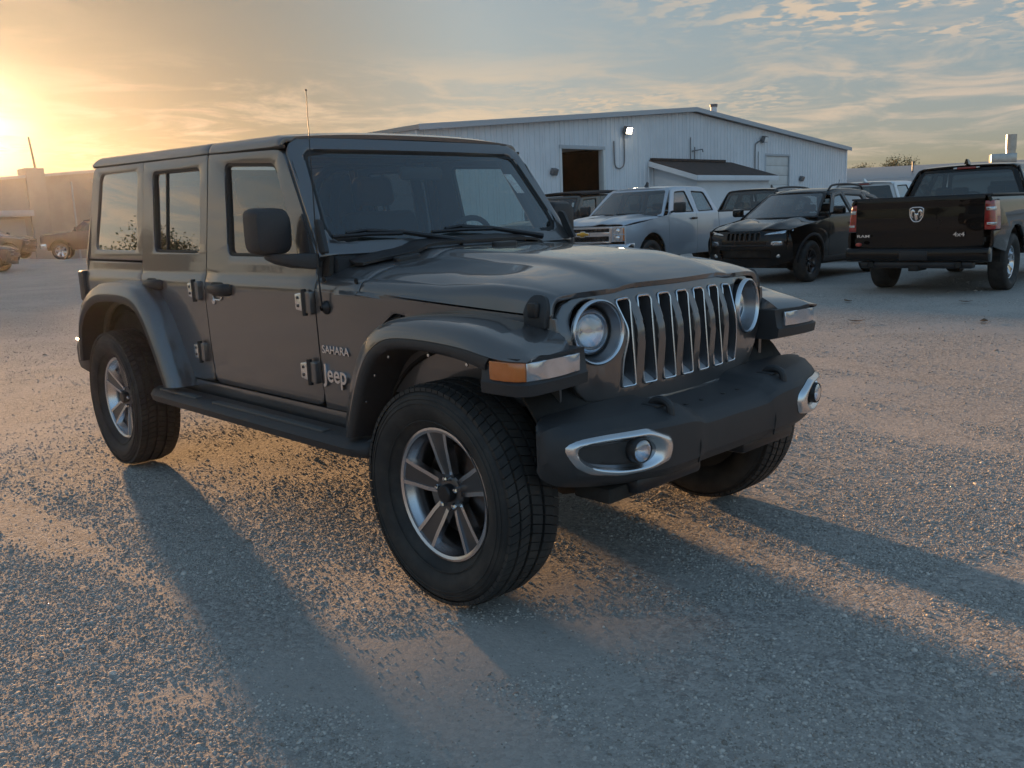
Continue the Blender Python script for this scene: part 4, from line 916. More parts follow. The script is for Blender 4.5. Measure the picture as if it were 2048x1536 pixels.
def silverado():
    V, B, K = pickup('pickup_truck', 'silver extended-cab pickup truck with gold emblem and chrome grille bar, parked beside the black crossover', (-9.60, 11.62, 0), rad(275.5), M_psilver, 'silver')
    n = K['nose']; FX = lambda y: n - .16 * y * y
    g = lambda off=0.0: (lambda y, z: (FX(y) + off - .05 * (1.1 - z), y, z))
    cu = lin(-.9, .9, 19)
    fr = panel('front_mask', rp([(-.90, .80, .03), (-.90, 1.085, .05), (.90, 1.085, .05), (.90, .80, .03)]), g(-.03), M_psilver, V, th=.04, out=(1, 0, 0), cu=cu, bev=.01)
    gr = panel('grille_surround', rp([(-.60, .78, .03), (-.63, 1.075, .03), (.63, 1.075, .03), (.60, .78, .03)]), g(-.006), M_chrome, V, th=.03, out=(1, 0, 0), holes=[rp([(-.565, .985, .01), (-.565, 1.045, .01), (.565, 1.045, .01), (.565, .985, .01)]), rp([(-.55, .81, .01), (-.555, .905, .01), (.555, .905, .01), (.55, .81, .01)])], cu=cu, bev=.008)
    panel('grille_mesh', rp([(-.58, .80), (-.58, 1.05), (.58, 1.05), (.58, .80)]), g(-.03), M_dark, gr, th=.005, out=(1, 0, 0), cu=cu, bev=0)
    for z in (1.005, 1.025, .83, .855, .88): mk('grille_bar', tube([g(-.018)(y, z) for y in lin(-.56, .56, 11)], .005, 5), M_plastic_s, gr)
    bow = [(-.13, -.018), (-.13, .028), (-.045, .028), (-.04, .052), (.055, .052), (.05, .028), (.13, .028), (.13, -.018), (.045, -.018), (.04, -.045), (-.055, -.045), (-.05, -.018)]
    em = panel('emblem', bow, lambda a, b: (FX(a) + .012, a, .945 + b), M_gold, gr, th=.02, out=(1, 0, 0), bev=.006)
    panel('emblem_rim', inset(bow, -.010), lambda a, b: (FX(a) + .005, a, .945 + b), M_chrome, em, th=.014, out=(1, 0, 0), bev=.004)
    for s in (-1, 1):
        h = panel('headlight', rp([(.635, .80, .02), (.655, 1.075, .03), (.90, 1.06, .03), (.91, .81, .03)]), lambda y, z: (FX(y) - .004 - .05 * (1.1 - z) - .9 * max(0, y - .80) ** 1.6, s * y, z), M_lampw, V, th=.03, out=(1, 0, 0), cu=lin(.66, .90, 9), bev=.01)
        panel('turn_signal', rp([(.83, .815, .01), (.845, 1.05, .02), (.895, 1.045, .02), (.90, .82, .02)]), lambda y, z: (FX(y) + .002 - .05 * (1.1 - z) - .9 * max(0, y - .80) ** 1.6, s * y, z), M_amber, h, th=.01, out=(1, 0, 0), cu=lin(.84, .90, 4), bev=.003)
        mk('lamp_bar', tube([(FX(y) - .004 - .9 * max(0, y - .80) ** 1.6, s * y, .935) for y in lin(.65, .90, 7)], .008, 6), M_chrome, h)
        for z in (1.0, .87):
            mk('lamp_bulb', lathe([(-.02, .05), (.0, .045), (.008, .03), (.01, .001)], 16, Matrix.Translation((FX(.73) - .01, s * .735, z)) @ Matrix.Rotation(-PI / 2, 4, 'Z')), M_refl, h)
        panel('lower_trim', rp([(-.62, .70), (-.62, .712), (-4.2, .712), (-4.2, .70)]), lambda x, z: (x, s * (B.Y(x, z) + .002), z), M_psilver, V, th=.01, out=(0, s, 0), bev=.002)
    bm_ = loft([[(FX(y) + dx, y, z) for dx, z in ((-.20, .48), (.02, .50), (.05, .56), (.05, .70), (.01, .76), (-.20, .77))] for y in lin(-.96, .96, 13)]); bevel_all(bm_, .015); mk('front_bumper', bm_, M_chrome, V)
    t = box(K['tail'] + .03, K['xd'][2] - .03, -B.hw + .05, B.hw - .05, K['bed'] - .01, K['bed'] + .035, .015); mk('tonneau_cover', t, M_tonneau, V)
    fin = loft([[(x + dx, y, 1.845 + z) for dx, y, z in ((.0, -.03 * k, 0), (0, .03 * k, 0), (-.04, 0, .10 * k))] for x, k in ((-1.28, .3), (-1.34, 1), (-1.42, .8))]); mk('roof_aerial', fin, M_plastic_s, V)
    return V
def ram():
    V, B, K = pickup('pickup_truck', 'black crew-cab pickup truck seen from behind with a chrome animal-head emblem on its tailgate', (-3.30, 15.62, 0), rad(93.4), M_pblack, 'black')
    tx = K['tail'] - .03; H = Matrix.Translation((tx - .004, .06, 1.165)) @ Matrix.Rotation(-PI / 2, 4, 'Z')     # local x -> -y ... seen from behind
    f = lambda off: (lambda a, b: (tx - .010 - off, -a, 1.18 + b))
    sh = rp([(-.105, .09, .02), (-.06, .115, .02), (.06, .115, .02), (.105, .09, .02), (.105, -.02, .05), (.05, -.11, .04), (-.05, -.11, .04), (-.105, -.02, .05)])
    e = mk('emblem', sheet(sh, f(.0), holes=[inset(sh, .018)], th=.02, out=(-1, 0, 0), bev=.005), M_chrome, V)
    mk('emblem_field', sheet(inset(sh, .012), f(-.006), th=.006, out=(-1, 0, 0), bev=0), M_plastic_s, e)
    head = [(-.022, .03), (0, .015), (.022, .03), (.03, .0), (.022, -.055), (.012, -.085), (-.012, -.085), (-.022, -.055), (-.03, 0)]
    mk('emblem_head', sheet(head, f(.006), th=.012, out=(-1, 0, 0), bev=.005), M_chrome, e)
    for s in (-1, 1):
        horn = [(s * .018, .05), (s * .05, .085), (s * .082, .06), (s * .085, .0), (s * .06, -.045), (s * .04, -.04), (s * .058, .0), (s * .055, .04), (s * .035, .035), (s * .028, .01)]
        mk('emblem_horn', sheet(horn, f(.005), th=.012, out=(-1, 0, 0), bev=.004), M_chrome, e)
    RX = Matrix(((0, 0, -1, 0), (-1, 0, 0, 0), (0, 1, 0, 0), (0, 0, 0, 1)))
    put_text('4x4', 'badge_lettering', M_silver, V, Matrix.Translation((tx - .022, -.52, .86)) @ RX)
    put_text('ram', 'badge_lettering', M_silver, V, Matrix.Translation((tx - .022, .86, .86)) @ RX)
    tlx = K['xd'][2] + .135
    t = mk('high_brake_lamp', box(tlx - .02, tlx + .02, -.14, .14, K['roof'] - .095, K['roof'] - .058, .008), M_red, V)
    for s in (-1, 1): mk('cargo_lamp', box(tlx - .022, tlx + .018, min(s * .142, s * .20), max(s * .142, s * .20), K['roof'] - .093, K['roof'] - .06, .008), M_lampw, t)
    fin = loft([[(x, y * k, K['roof'] - .02 + z * k) for y, z in ((-.035, 0), (.035, 0), (.012, .085), (-.012, .085))] for x, k in ((-2.72, 1), (-2.62, .9), (-2.45, .25))]); mk('roof_aerial', fin, M_pblack, V)
    for s in (-1, 1): mk('side_step', tube([(-.62, s * .98, .42), (-2.75, s * .98, .42)], .035, 10), M_chrome, V)
    mk('tonneau_rail', box(K['tail'] + .03, K['xd'][2] - .04, -B.hw + .04, B.hw - .04, K['bed'] - .03, K['bed'] - .0, .01), M_plastic_s, V)
    return V

def crossover(name, label, loc, rz, P, group=None):
    V = thing(name, label, 'car', loc, rz, group); hw, belt, roof, rw, nose = .93, 1.14, 1.66, .60, .86
    B = Body(V, P, hw, belt, roof, rw, nose, .22, -.1, .035); R = .365; ar = .44; wb = 2.70; tail = -3.62; zt = 1.60
    wsb, wst = (-.30, 1.13), (-1.12, 1.60)
    hz = lambda x: ip(x, [-.4, .2, nose - .1], [1.09, 1.03, .93])
    fen = [(-.62, .36), (-.62, belt - .02), (-.34, hz(-.34))] + [(x, hz(x)) for x in lin(-.2, nose - .16, 7)] + [(nose - .16, .60), (.52, .48)] + arch(0, ar, R + .02, .42) + [(-ar - .05, .36)]
    B.side('front_fender', fen)
    d1 = rp([(-.628, .36, .03), (-.628, belt, .02), (-.70, belt + .05, .02), (wst[0] - .10, zt - .04, .08), (-1.66, zt + .0, .01), (-1.66, .36, .03)])
    w1 = rp([(-.80, belt + .02, .05), (wst[0] - .16, zt - .09, .06), (-1.60, zt - .06, .03), (-1.60, belt + .03, .03)])
    B.side('front_door', d1, [w1])
    d2 = rp([(-1.668, .36, .03), (-1.668, zt, .01), (-2.55, zt - .03, .05), (-2.60, 1.0, .05), (-2.36, .60, .1), (-2.22, .36, .03)])
    w2 = rp([(-1.73, belt + .03, .03), (-1.73, zt - .06, .03), (-2.45, zt - .09, .05), (-2.50, belt + .07, .04)])
    B.side('rear_door', d2, [w2])
    q = [(-2.26, .40), (-2.42, .66), (-2.61, 1.0), (-2.56, zt - .03), (-3.10, zt - .10), (-3.42, 1.22), (-3.50, 1.0), (-3.50, .55)] + arch(-wb, ar, R + .02, .45)[::-1]
    w3 = rp([(-2.66, belt + .08, .03), (-2.63, zt - .10, .04), (-2.98, zt - .16, .06), (-3.16, belt + .14, .05)])
    B.side('rear_quarter', q, [w3])
    B.liner(-2.5, -.4, .40, belt - .05)
    B.shield('windshield', wsb[0], wsb[1], wst[0], wst[1], .76, rw - .02, .28, .04, seal=M_pblack)
    B.shield('rear_window', tail + .18, 1.12, -3.14, zt - .05, .66, rw - .06, .05, .06, out=(-1, 0, .3))
    B.top('roof', wst[0] + .05, -3.22, lambda x: sip(x, [-3.3, -3.1, -2.2, -1.5, -1.1, -1.0], [1.56, 1.615, 1.665, 1.67, 1.61, 1.56], .1), lambda x: ip(x, [-3.3, -2.6, -1.0], [.56, .61, .62]), crown=.03, cf=.28)
    def hood(u, t):
        x = -.34 + (nose - .02 - .30 * t * t + .34) * u; a = abs(t); y = t * (B.Y(x, .9) - .035)
        z = sip(x, [-.5, -.1, .4, .7, nose, nose + .1], [1.135, 1.125, 1.065, .985, .90, .85], .06) - .075 * a ** 2.5 + .028 * math.exp(-((a - .55) / .12) ** 2) - .012 * math.exp(-(a / .3) ** 2)
        return (x, y, z)
    mk('hood', grid(hood, lin(0, 1, 20), lin(-1, 1, 45), .02, (0, 0, 1), .004), P, V, 50)
    # front mask with seven slots
    FX = lambda y, z: nose - .34 * y * y + sip(z, [.40, .55, .70, .80, .92, .98], [-.06, .02, .03, .03, -.01, -.06], .03)
    outl = rp([(-.84, .42, .05), (-.86, .72, .08), (-.80, .90, .06), (0, .955, .3), (.80, .90, .06), (.86, .72, .08), (.84, .42, .05), (.45, .30, .1), (-.45, .30, .1)])
    sl = [rp([(c - .032, .775, .008), (c - .036, .905, .02), (c + .036, .905, .02), (c + .032, .775, .008)]) for c in [k * .098 for k in range(-3, 4)]]
    low = rp([(-.50, .45, .03), (-.52, .60, .04), (.52, .60, .04), (.50, .45, .03)])
    m = panel('front_mask', outl, lambda y, z: (FX(y, z), y, z), P, V, holes=sl + [low], th=.05, out=(1, 0, 0), cu=lin(-.8, .8, 25), cv=lin(.36, .92, 14), bev=.008)
    panel('grille_mesh', rp([(-.56, .43), (-.56, .93), (.56, .93), (.56, .43)]), lambda y, z: (FX(y, z) - .045, y, z), M_dark, m, th=.005, out=(1, 0, 0), cu=lin(-.5, .5, 11), bev=0)
    for c in sl: mk('slot_rim', frame_ring(inset(c, -.006), inset(c, .004), lambda y, z: (FX(y, z) + .004, y, z), .012, (1, 0, 0), .002), M_plastic_s, m)
    mk('chin_trim', tube([(FX(y, .68) + .012, y, .685) for y in lin(-.55, .55, 11)], .012, 6), M_chrome if False else M_plastic_s, m)
    for s in (-1, 1):
        f = lambda off: (lambda y, z: (FX(y, z) + off - .9 * max(0, y - .62) ** 2, s * y, z))
        dl = panel('daytime_lamp', rp([(.40, .865, .01), (.46, .895, .01), (.82, .952, .02), (.835, .93, .02), (.70, .885, .02)]), f(.012), M_lampw, V, th=.03, out=(1, 0, 0), cu=lin(.45, .8, 6), bev=.004)
        hp = panel('headlight_pod', rp([(.44, .66, .04), (.46, .765, .05), (.80, .775, .05), (.80, .665, .04)]), f(.010), M_plastic_s, V, th=.03, out=(1, 0, 0), cu=lin(.48, .78, 6), bev=.006)
        panel('headlight', rp([(.52, .680, .03), (.53, .752, .03), (.70, .757, .03), (.71, .685, .03)]), f(.016), M_lampw, hp, th=.012, out=(1, 0, 0), cu=lin(.55, .7, 4), bev=.003)
        mk('fog_lamp', lathe([(0, .04), (.014, .036), (.018, .001)], 14, Matrix.Translation((FX(.62, .50) + .0 - .005, s * .62, .50)) @ Matrix.Rotation(-PI / 2, 4, 'Z')), M_lampw, V)
        # black arch cladding
        for xc in (0, -wb):
            A = arch(xc, ar + .045, R + .02, .36, 16); A2 = arch(xc, ar - .004, R + .02, .36, 16)
            panel('arch_cladding', A + A2[::-1], lambda x, z: (x, s * (B.Y(x, z) + .012), z), M_plastic, V, th=.03, out=(0, s, 0), bev=.006)
            make_wheel('wheel', V, (xc, s * (hw - .125), R), s, R, .235, .225, 'multi', rot=.2, tread=False, mrim=M_rimgrey, mface=M_plastic_s, lip=.07)
            pts = arch(xc, ar, R + .02, .36, 12); mk('wheel_liner', grid(lambda i, y: (pts[int(i)][0], s * y, pts[int(i)][1]), list(range(12)), [.45, .65, hw - .07], .01, (0, 0, 1)), M_dark, V)
        panel('sill_cladding', rp([(-.45, .33, .02), (-.45, .43, .02), (-2.25, .43, .02), (-2.25, .33, .02)]), lambda x, z: (x, s * (B.Y(x, z) + .006), z), M_plastic, V, th=.03, out=(0, s, 0), bev=.008)
        mirror_pod(V, -.74, hw + .11, belt + .105, s, M_pblack, .105, .075)
        for x in (-1.52, -2.38): mk('door_handle', box(x - .09, x + .09, min(s * (hw - .02), s * (hw + .025)), max(s * (hw - .02), s * (hw + .025)), .985, 1.015, .01), P, V)
        rr_ = mk('roof_rail', tube(cr([(-1.30, s * .555, 1.60), (-1.36, s * .56, 1.655), (-1.5, s * .565, 1.705), (-2.1, s * .565, 1.725), (-2.7, s * .55, 1.695), (-2.85, s * .545, 1.625)], 4), .020, 8), M_plastic_s, V)
    mk('tailgate_panel', box(tail + .05, tail + .15, -.74, .74, .45, 1.16, .05), P, V)
    for s in (-1, 1): mk('tail_lamp', box(tail + .03, tail + .13, min(s * .52, s * .80), max(s * .52, s * .80), .98, 1.08, .02), M_red, V)
    mk('rear_bumper', box(tail - .04, tail + .14, -.84, .84, .42, .70, .06), M_plastic, V)
    mk('roof_aerial', tube([(-2.9, .0, 1.62), (-3.0, 0, 1.84)], .005, 6), M_plastic_s, V)
    B.cabin(-.5, -3.3, .36, (-1.45, -2.4), -.62)
    mk('engine_bay', box(-.5, .5, -.5, .5, .34, .90, .05), M_dark, V); mk('chassis', box(-3.4, .4, -.62, .62, .26, .40, .03), M_dark, V)
    return V

SILV = silverado(); RAM = ram(); SILV.scale = (1.04, 1.04, 1.045)
CHER = crossover('crossover_car', 'black crossover car with roof rails and a blacked-out slotted grille, parked between two pickup trucks', (-6.52, 12.52, 0), rad(271.5), M_pblack); CHER.scale = (1.02, 1.02, 1.03)
# second row and far vehicles
def place(o, loc, rz, label, cat=None, group=None):
    o.location = loc; o.rotation_euler = (0, 0, rz); o['label'] = label
    if cat: o['category'] = cat
    if group: o['group'] = group
    return o
sw = {'paint_grey': M_polive, 'satin_silver': M_plastic_s, 'privacy_glass': M_glassV}
J2 = copy_tree(JEEP, None, sw); place(J2, (-12.35, 11.9, .08), rad(272), 'olive-grey off-road car with a black fabric soft top, parked behind the silver pickup truck')
for c in J2.children:
    n_ = c.name.split('.')[0]
    if n_ in ('roof_panel', 'hardtop_roof'):
        c.material_slots[0].link = 'OBJECT'; c.material_slots[0].material = M_soft
    if n_ in ('roof_panel', 'hardtop_roof', 'roof_liner', 'drip_rail'): c.location.z += .05
for c in list(J2.children):
    if c.name.split('.')[0] in ('badge_lettering',): bpy.data.objects.remove(c)
WP = copy_tree(RAM, None, {'paint_black': M_pwhite}); place(WP, (-8.35, 23.0, 0), rad(92), 'white crew-cab pickup truck parked behind the black crossover')
DP = copy_tree(SILV, None, {'paint_silver': M_pdark}); place(DP, (-11.3, 22.3, 0), rad(93), 'charcoal pickup truck parked beyond the silver pickup, only its cab showing above the bed')
# ------------------------------------------------------------------ ground
def ground_z(x, y):
    """vectorised height of the lot: nearly flat, gentle swell towards the far left buildings"""
    k = np.clip((-x - 28.0) / 16.0, 0, 1); k = k * k * (3 - 2 * k); q = np.clip((17.0 - y) / 8.0, 0, 1); q = q * q * (3 - 2 * q)
    return .42 * k * q
def np_noise(x, y, f, seed):
    out = np.empty(x.shape); X = x.ravel(); Y = y.ravel(); o = out.ravel()
    for i in range(X.size): o[i] = noise.noise((X[i] * f + seed, Y[i] * f - seed, seed * .37))
    return o.reshape(x.shape)
def axis(a, b, step, far):
    mid = np.arange(a, b + 1e-6, step); lo = [a]; d = step
    while lo[-1] > -far: d *= 1.16; lo.append(lo[-1] - d)
    hi = [b]; d = step
    while hi[-1] < far: d *= 1.16; hi.append(hi[-1] + d)
    return np.array(lo[:0:-1] + list(mid) + hi[1:])
gx = axis(-4.5, 3.2, .045, 900); gy = axis(-2.6, 3.0, .045, 900)
GXX, GYY = np.meshgrid(gx, gy, indexing='ij')
near = np.exp(-((GXX / 14.0) ** 2 + (GYY / 14.0) ** 2))
GZ = ground_z(GXX, GYY) + near * (np_noise(GXX, GYY, .55, 3.1) * .012 + np_noise(GXX, GYY, 2.3, 8.2) * .0028 + np_noise(GXX, GYY, 7.0, 1.7) * .0009) - .006 * near
ni, nj = GXX.shape
gv = np.stack([GXX, GYY, GZ], -1).reshape(-1, 3); idx = np.arange(ni * nj).reshape(ni, nj)
gf = np.stack([idx[:-1, :-1], idx[1:, :-1], idx[1:, 1:], idx[:-1, 1:]], -1).reshape(-1, 4)
def np_mesh(name, v, f, mat, parent=None, smooth=True):
    me = bpy.data.meshes.new(name); k = f.shape[1]; me.vertices.add(len(v)); me.vertices.foreach_set('co', v.astype(np.float32).ravel())
    me.loops.add(f.size); me.loops.foreach_set('vertex_index', f.astype(np.int32).ravel()); me.polygons.add(len(f))
    me.polygons.foreach_set('loop_start', (np.arange(len(f)) * k).astype(np.int32)); me.update(calc_edges=True)
    me.polygons.foreach_set('use_smooth', [smooth] * len(f)); me.materials.append(mat); me.validate()
    return link(bpy.data.objects.new(name, me), parent)

def gravel_material():
    m = bpy.data.materials.new('gravel'); m.use_nodes = True; t = NT(m.node_tree); p = t.n['Principled BSDF']
    co = t.new('ShaderNodeTexCoord').outputs['Object']
    warp = t.vmath('ADD', co, t.vmath('SCALE', t.noise(co, 30, 2, .5, out='Color')).outputs[0])
    sc = warp.inputs[1].links[0].from_node; sc.inputs['Scale'].default_value = .008
    wv = warp.outputs[0]
    def vor(scale, feature='F1'):
        v = t.new('ShaderNodeTexVoronoi'); v.feature = feature; v.inputs['Scale'].default_value = scale; t.link(wv, v.inputs['Vector']); return v
    v1 = vor(62); v2 = vor(135); v3 = vor(28)
    dust = t.smooth(t.noise(co, .55, 4, .6, .6), .43, .63)          # packed dust lanes against loose stones
    dust2 = t.smooth(t.noise(co, 2.6, 4, .6), .45, .7)
    lanes = t.math('MAXIMUM', dust, t.math('MULTIPLY', dust2, .6))
    sep = t.new('ShaderNodeSeparateColor'); t.link(v1.outputs['Color'], sep.inputs[0])
    sep2 = t.new('ShaderNodeSeparateColor'); t.link(v2.outputs['Color'], sep2.inputs[0])
    stone = t.ramp(sep.outputs[0], [(0, (0.201, 0.189, 0.175)), (.35, (0.359, 0.336, 0.308)), (.7, (0.499, 0.469, 0.429)), (1, (0.700, 0.665, 0.612))])
    stone2 = t.ramp(sep2.outputs[1], [(0, (0.228, 0.213, 0.200)), (.5, (0.394, 0.371, 0.341)), (1, (0.595, 0.560, 0.507))])
    stone = t.mix(.45, stone, stone2)
    c = t.mix(t.math('MULTIPLY', lanes, .72), stone, (0.49, 0.452, 0.41))
    c = t.mix(t.math('MULTIPLY', t.smooth(t.noise(co, .16, 3, .6), .5, .75), .35), c, (0.289, 0.266, 0.242))
    t.link(c, p.inputs['Base Color']); p.inputs['Roughness'].default_value = .92; p.inputs['Specular IOR Level'].default_value = .25
    # relief: domed stones at three sizes, flattened where dust packs them
    h1 = t.math('SUBTRACT', 1.0, t.math('MULTIPLY', v1.outputs['Distance'], 1.0)); h2 = t.math('SUBTRACT', 1.0, v2.outputs['Distance']); h3 = t.math('SUBTRACT', 1.0, v3.outputs['Distance'])
    loose = t.math('SUBTRACT', 1.0, t.math('MULTIPLY', lanes, .62))
    h = t.math('ADD', t.math('ADD', t.math('MULTIPLY', h1, .0050), t.math('MULTIPLY', h2, .0034)), t.math('MULTIPLY', t.math('MULTIPLY', h3, t.smooth(sep2.outputs[0], .4, .9)), .0030))
    h = t.math('ADD', t.math('MULTIPLY', h, loose), t.math('MULTIPLY', t.noise(co, 420, 3, .6), .0022))
    b = t.new('ShaderNodeBump'); b.inputs['Strength'].default_value = 1.0; b.inputs['Distance'].default_value = 1.0; t.link(h, b.inputs['Height']); t.link(b.outputs[0], p.inputs['Normal'])
    return m
M_gravel = gravel_material()
tag(np_mesh('ground', gv, gf, M_gravel), kind='structure')

# loose stones: real geometry, one scatter of small pebbles thinning out with distance from the open foreground
RUTS = ((.83, -.25, 1.74, -.51, .09), (-.36, -2.26, 0.0, -1.66, .10), (.97, .20, 1.65, .08, .10), (-6.0, -2.0, -1.2, -1.55, .11), (-1.0, 3.0, 4.0, 1.6, .14), (-1.2, 4.6, 4.2, 3.3, .14))
def pebbles():
    phi = (1 + 5 ** .5) / 2
    ico = np.array([(-1, phi, 0), (1, phi, 0), (-1, -phi, 0), (1, -phi, 0), (0, -1, phi), (0, 1, phi), (0, -1, -phi), (0, 1, -phi), (phi, 0, -1), (phi, 0, 1), (-phi, 0, -1), (-phi, 0, 1)]) / 1.902
    fc = np.array([(0, 11, 5), (0, 5, 1), (0, 1, 7), (0, 7, 10), (0, 10, 11), (1, 5, 9), (5, 11, 4), (11, 10, 2), (10, 7, 6), (7, 1, 8), (3, 9, 4), (3, 4, 2), (3, 2, 6), (3, 6, 8), (3, 8, 9), (4, 9, 5), (2, 4, 11), (6, 2, 10), (8, 6, 7), (9, 8, 1)])
    m = bpy.data.materials.new('loose_stone'); m.use_nodes = True; t = NT(m.node_tree); p = t.n['Principled BSDF']
    oi = t.new('ShaderNodeObjectInfo'); c = t.ramp(oi.outputs['Random'], [(0, (.25, .228, .20)), (.35, (.39, .358, .32)), (.75, (.51, .472, .425)), (1, (.67, .625, .56))])
    t.link(c, p.inputs['Base Color']); p.inputs['Roughness'].default_value = .85; p.inputs['Specular IOR Level'].default_value = .3
    protos = bpy.data.collections.new('pebble_shapes')
    for k in range(6):
        v = ico * (1 + .16 * RNG.normal(size=(12, 1))) * np.array([1.15 + .3 * RNG.random(), .9 + .2 * RNG.random(), .62 + .2 * RNG.random()])
        me = bpy.data.meshes.new('pebble'); me.from_pydata([tuple(q) for q in v], [], [tuple(int(i) for i in q) for q in fc]); me.polygons.foreach_set('use_smooth', [True] * 20); me.materials.append(m)
        protos.objects.link(bpy.data.objects.new('pebble', me))
    N = 590000; dd_ = np.linspace(1.2, 26, 4000); pdf = dd_ * np.minimum(1, (4.0 / dd_) ** 3.0); cdf = np.cumsum(pdf); cdf /= cdf[-1]; d = np.interp(RNG.random(N), cdf, dd_)
    a_ = rad(136) + (RNG.random(N) - .5) * rad(116)
    x = CAM_POS.x + d * np.cos(a_); y = CAM_POS.y + d * np.sin(a_)
    # coarse noise field sampled from a table: loose drifts and packed, nearly bare lanes
    ux = np.linspace(-24, 12, 420); uy = np.linspace(-12, 24, 420); T = np.array([[noise.noise((q * .5 + 4, r * .5, 2.2)) + .6 * noise.noise((q * 1.7, r * 1.7 + 9, 5.1)) + .35 * noise.noise((q * 5.0 + 3, r * 5.0, 7.7)) for r in uy] for q in ux])
    f = T[np.clip(((x + 24) / 36 * 419).astype(int), 0, 419), np.clip(((y + 12) / 36 * 419).astype(int), 0, 419)]
    for (ax_, ay_, bx_, by_, wd_) in RUTS:   # tyre lanes swept bare, stones thrown up along their edges
        L_ = math.hypot(bx_ - ax_, by_ - ay_); dist = np.abs((bx_ - ax_) * (y - ay_) - (by_ - ay_) * (x - ax_)) / L_ + .05 * np.sin(x * 2.3 + y * 1.7)
        f = f - .75 * np.exp(-(dist / wd_) ** 2) + .45 * np.exp(-((dist - 2.1 * wd_) / wd_) ** 2)
    keep = RNG.random(N) < np.clip(.52 + 1.05 * f, .06, 1); x, y, d, f = x[keep], y[keep], d[keep], f[keep]; n = len(x)
    s = np.clip(np.exp(RNG.normal(math.log(.0027), .42, n)), .0014, .0085) * np.clip(.90 + d * .05, 1, 2.0)
    big = RNG.random(n) < .006 * np.clip(1 + 2 * f, .2, 3); s[big] *= 2.0
    ix = np.clip(np.searchsorted(gx, x) - 1, 0, ni - 2); iy = np.clip(np.searchsorted(gy, y) - 1, 0, nj - 2)
    tx = (x - gx[ix]) / (gx[ix + 1] - gx[ix]); ty = (y - gy[iy]) / (gy[iy + 1] - gy[iy])
    z = GZ[ix, iy] * (1 - tx) * (1 - ty) + GZ[ix + 1, iy] * tx * (1 - ty) + GZ[ix, iy + 1] * (1 - tx) * ty + GZ[ix + 1, iy + 1] * tx * ty
    me = bpy.data.meshes.new('loose_stones'); me.vertices.add(n); me.vertices.foreach_set('co', np.stack([x, y, z - s * .02], -1).astype(np.float32).ravel())
    A = me.attributes.new('size', 'FLOAT', 'POINT'); A.data.foreach_set('value', s.astype(np.float32))
    Rv = np.stack([RNG.normal(0, .35, n), RNG.normal(0, .35, n), RNG.random(n) * 6.283], -1); B_ = me.attributes.new('turn', 'FLOAT_VECTOR', 'POINT'); B_.data.foreach_set('vector', Rv.astype(np.float32).ravel())
    o = link(bpy.data.objects.new('loose_stones', me)); me.materials.append(m)
    ng = bpy.data.node_groups.new('scatter_stones', 'GeometryNodeTree'); ng.interface.new_socket('Geometry', in_out='INPUT', socket_type='NodeSocketGeometry'); ng.interface.new_socket('Geometry', in_out='OUTPUT', socket_type='NodeSocketGeometry')
    g = NT(ng); gi = g.new('NodeGroupInput'); go_ = g.new('NodeGroupOutput'); ip_ = g.new('GeometryNodeInstanceOnPoints'); ci = g.new('GeometryNodeCollectionInfo')
    ci.inputs['Collection'].default_value = protos; ci.inputs['Separate Children'].default_value = True; ci.inputs['Reset Children'].default_value = True
    na = g.new('GeometryNodeInputNamedAttribute', data_type='FLOAT'); na.inputs['Name'].default_value = 'size'
    nb = g.new('GeometryNodeInputNamedAttribute', data_type='FLOAT_VECTOR'); nb.inputs['Name'].default_value = 'turn'
    er = g.new('FunctionNodeEulerToRotation'); g.link(nb.outputs['Attribute'], er.inputs[0])
    g.link(gi.outputs[0], ip_.inputs['Points']); g.link(ci.outputs[0], ip_.inputs['Instance']); ip_.inputs['Pick Instance'].default_value = True
    g.link(er.outputs[0], ip_.inputs['Rotation']); g.link(na.outputs['Attribute'], ip_.inputs['Scale']); g.link(ip_.outputs[0], go_.inputs[0])
    md = o.modifiers.new('scatter', 'NODES'); md.node_group = ng
    tag(o, 'loose pale stones scattered over the gravel lot', 'gravel', kind='stuff')
pebbles()
# dry leaves lying on the open gravel
M_leaf = material('dry_leaf', (.16, .085, .04), .8, var=(30, .7, (.07, .045, .025)))
for k, (x, y, rz) in enumerate(((-2.3, 7.3, .4), (-1.1, 7.9, 1.9), (-3.4, 9.4, 2.6), (-2.0, 9.9, .2), (-3.9, 8.6, 1.1))):
    pts = [(-.06, 0), (-.03, .022), (0, .03), (.035, .02), (.065, 0), (.035, -.022), (0, -.028), (-.03, -.02)]
    b = sheet(pts, lambda a, c: (a, c, .012 + 3.5 * a * a + 6 * c * c), th=.0015, out=(0, 0, 1), bev=0, cu=[-.02, .02], cv=[0])
    o = mk('dry_leaf', b, M_leaf); o.location = (x, y, .0); o.rotation_euler = (0, 0, rz); o.scale = (1.5, 1.5, 1.5); tag(o, 'curled brown leaf lying on the open gravel behind the grey car', 'leaf', 'leaves on the gravel')

# ------------------------------------------------------------------ white metal workshop
M_siding = material('white_siding', (.74, .76, .79), .5, .0, var=(.9, .35, (.60, .62, .65)), rvar=(3, .15))
M_trim = material('roof_trim', (.44, .47, .50), .5)
M_roofm = material('metal_roof', (.34, .36, .38), .4, .4)
M_conc = material('concrete', (.22, .21, .20), .9, bump=(8, .01), var=(2, .6, (.15, .14, .13)))
M_shopwall = material('shop_interior', (.06, .036, .022), .8, var=(1.5, .8, (.025, .018, .013)))
M_door = material('door_white', (.68, .68, .66), .5, var=(2, .4, (.55, .54, .52)))
M_shingle = material('brown_shingle', (.050, .038, .034), .9, bump=(14, .03), var=(5, .8, (.085, .062, .054)))
M_conduit = material('conduit_grey', (.18, .19, .20), .5, .5)
BX0, Y0, Y1, YP, ZE, ZP = -24.0, 18.1, 51.9, 35.3, 4.72, 6.20
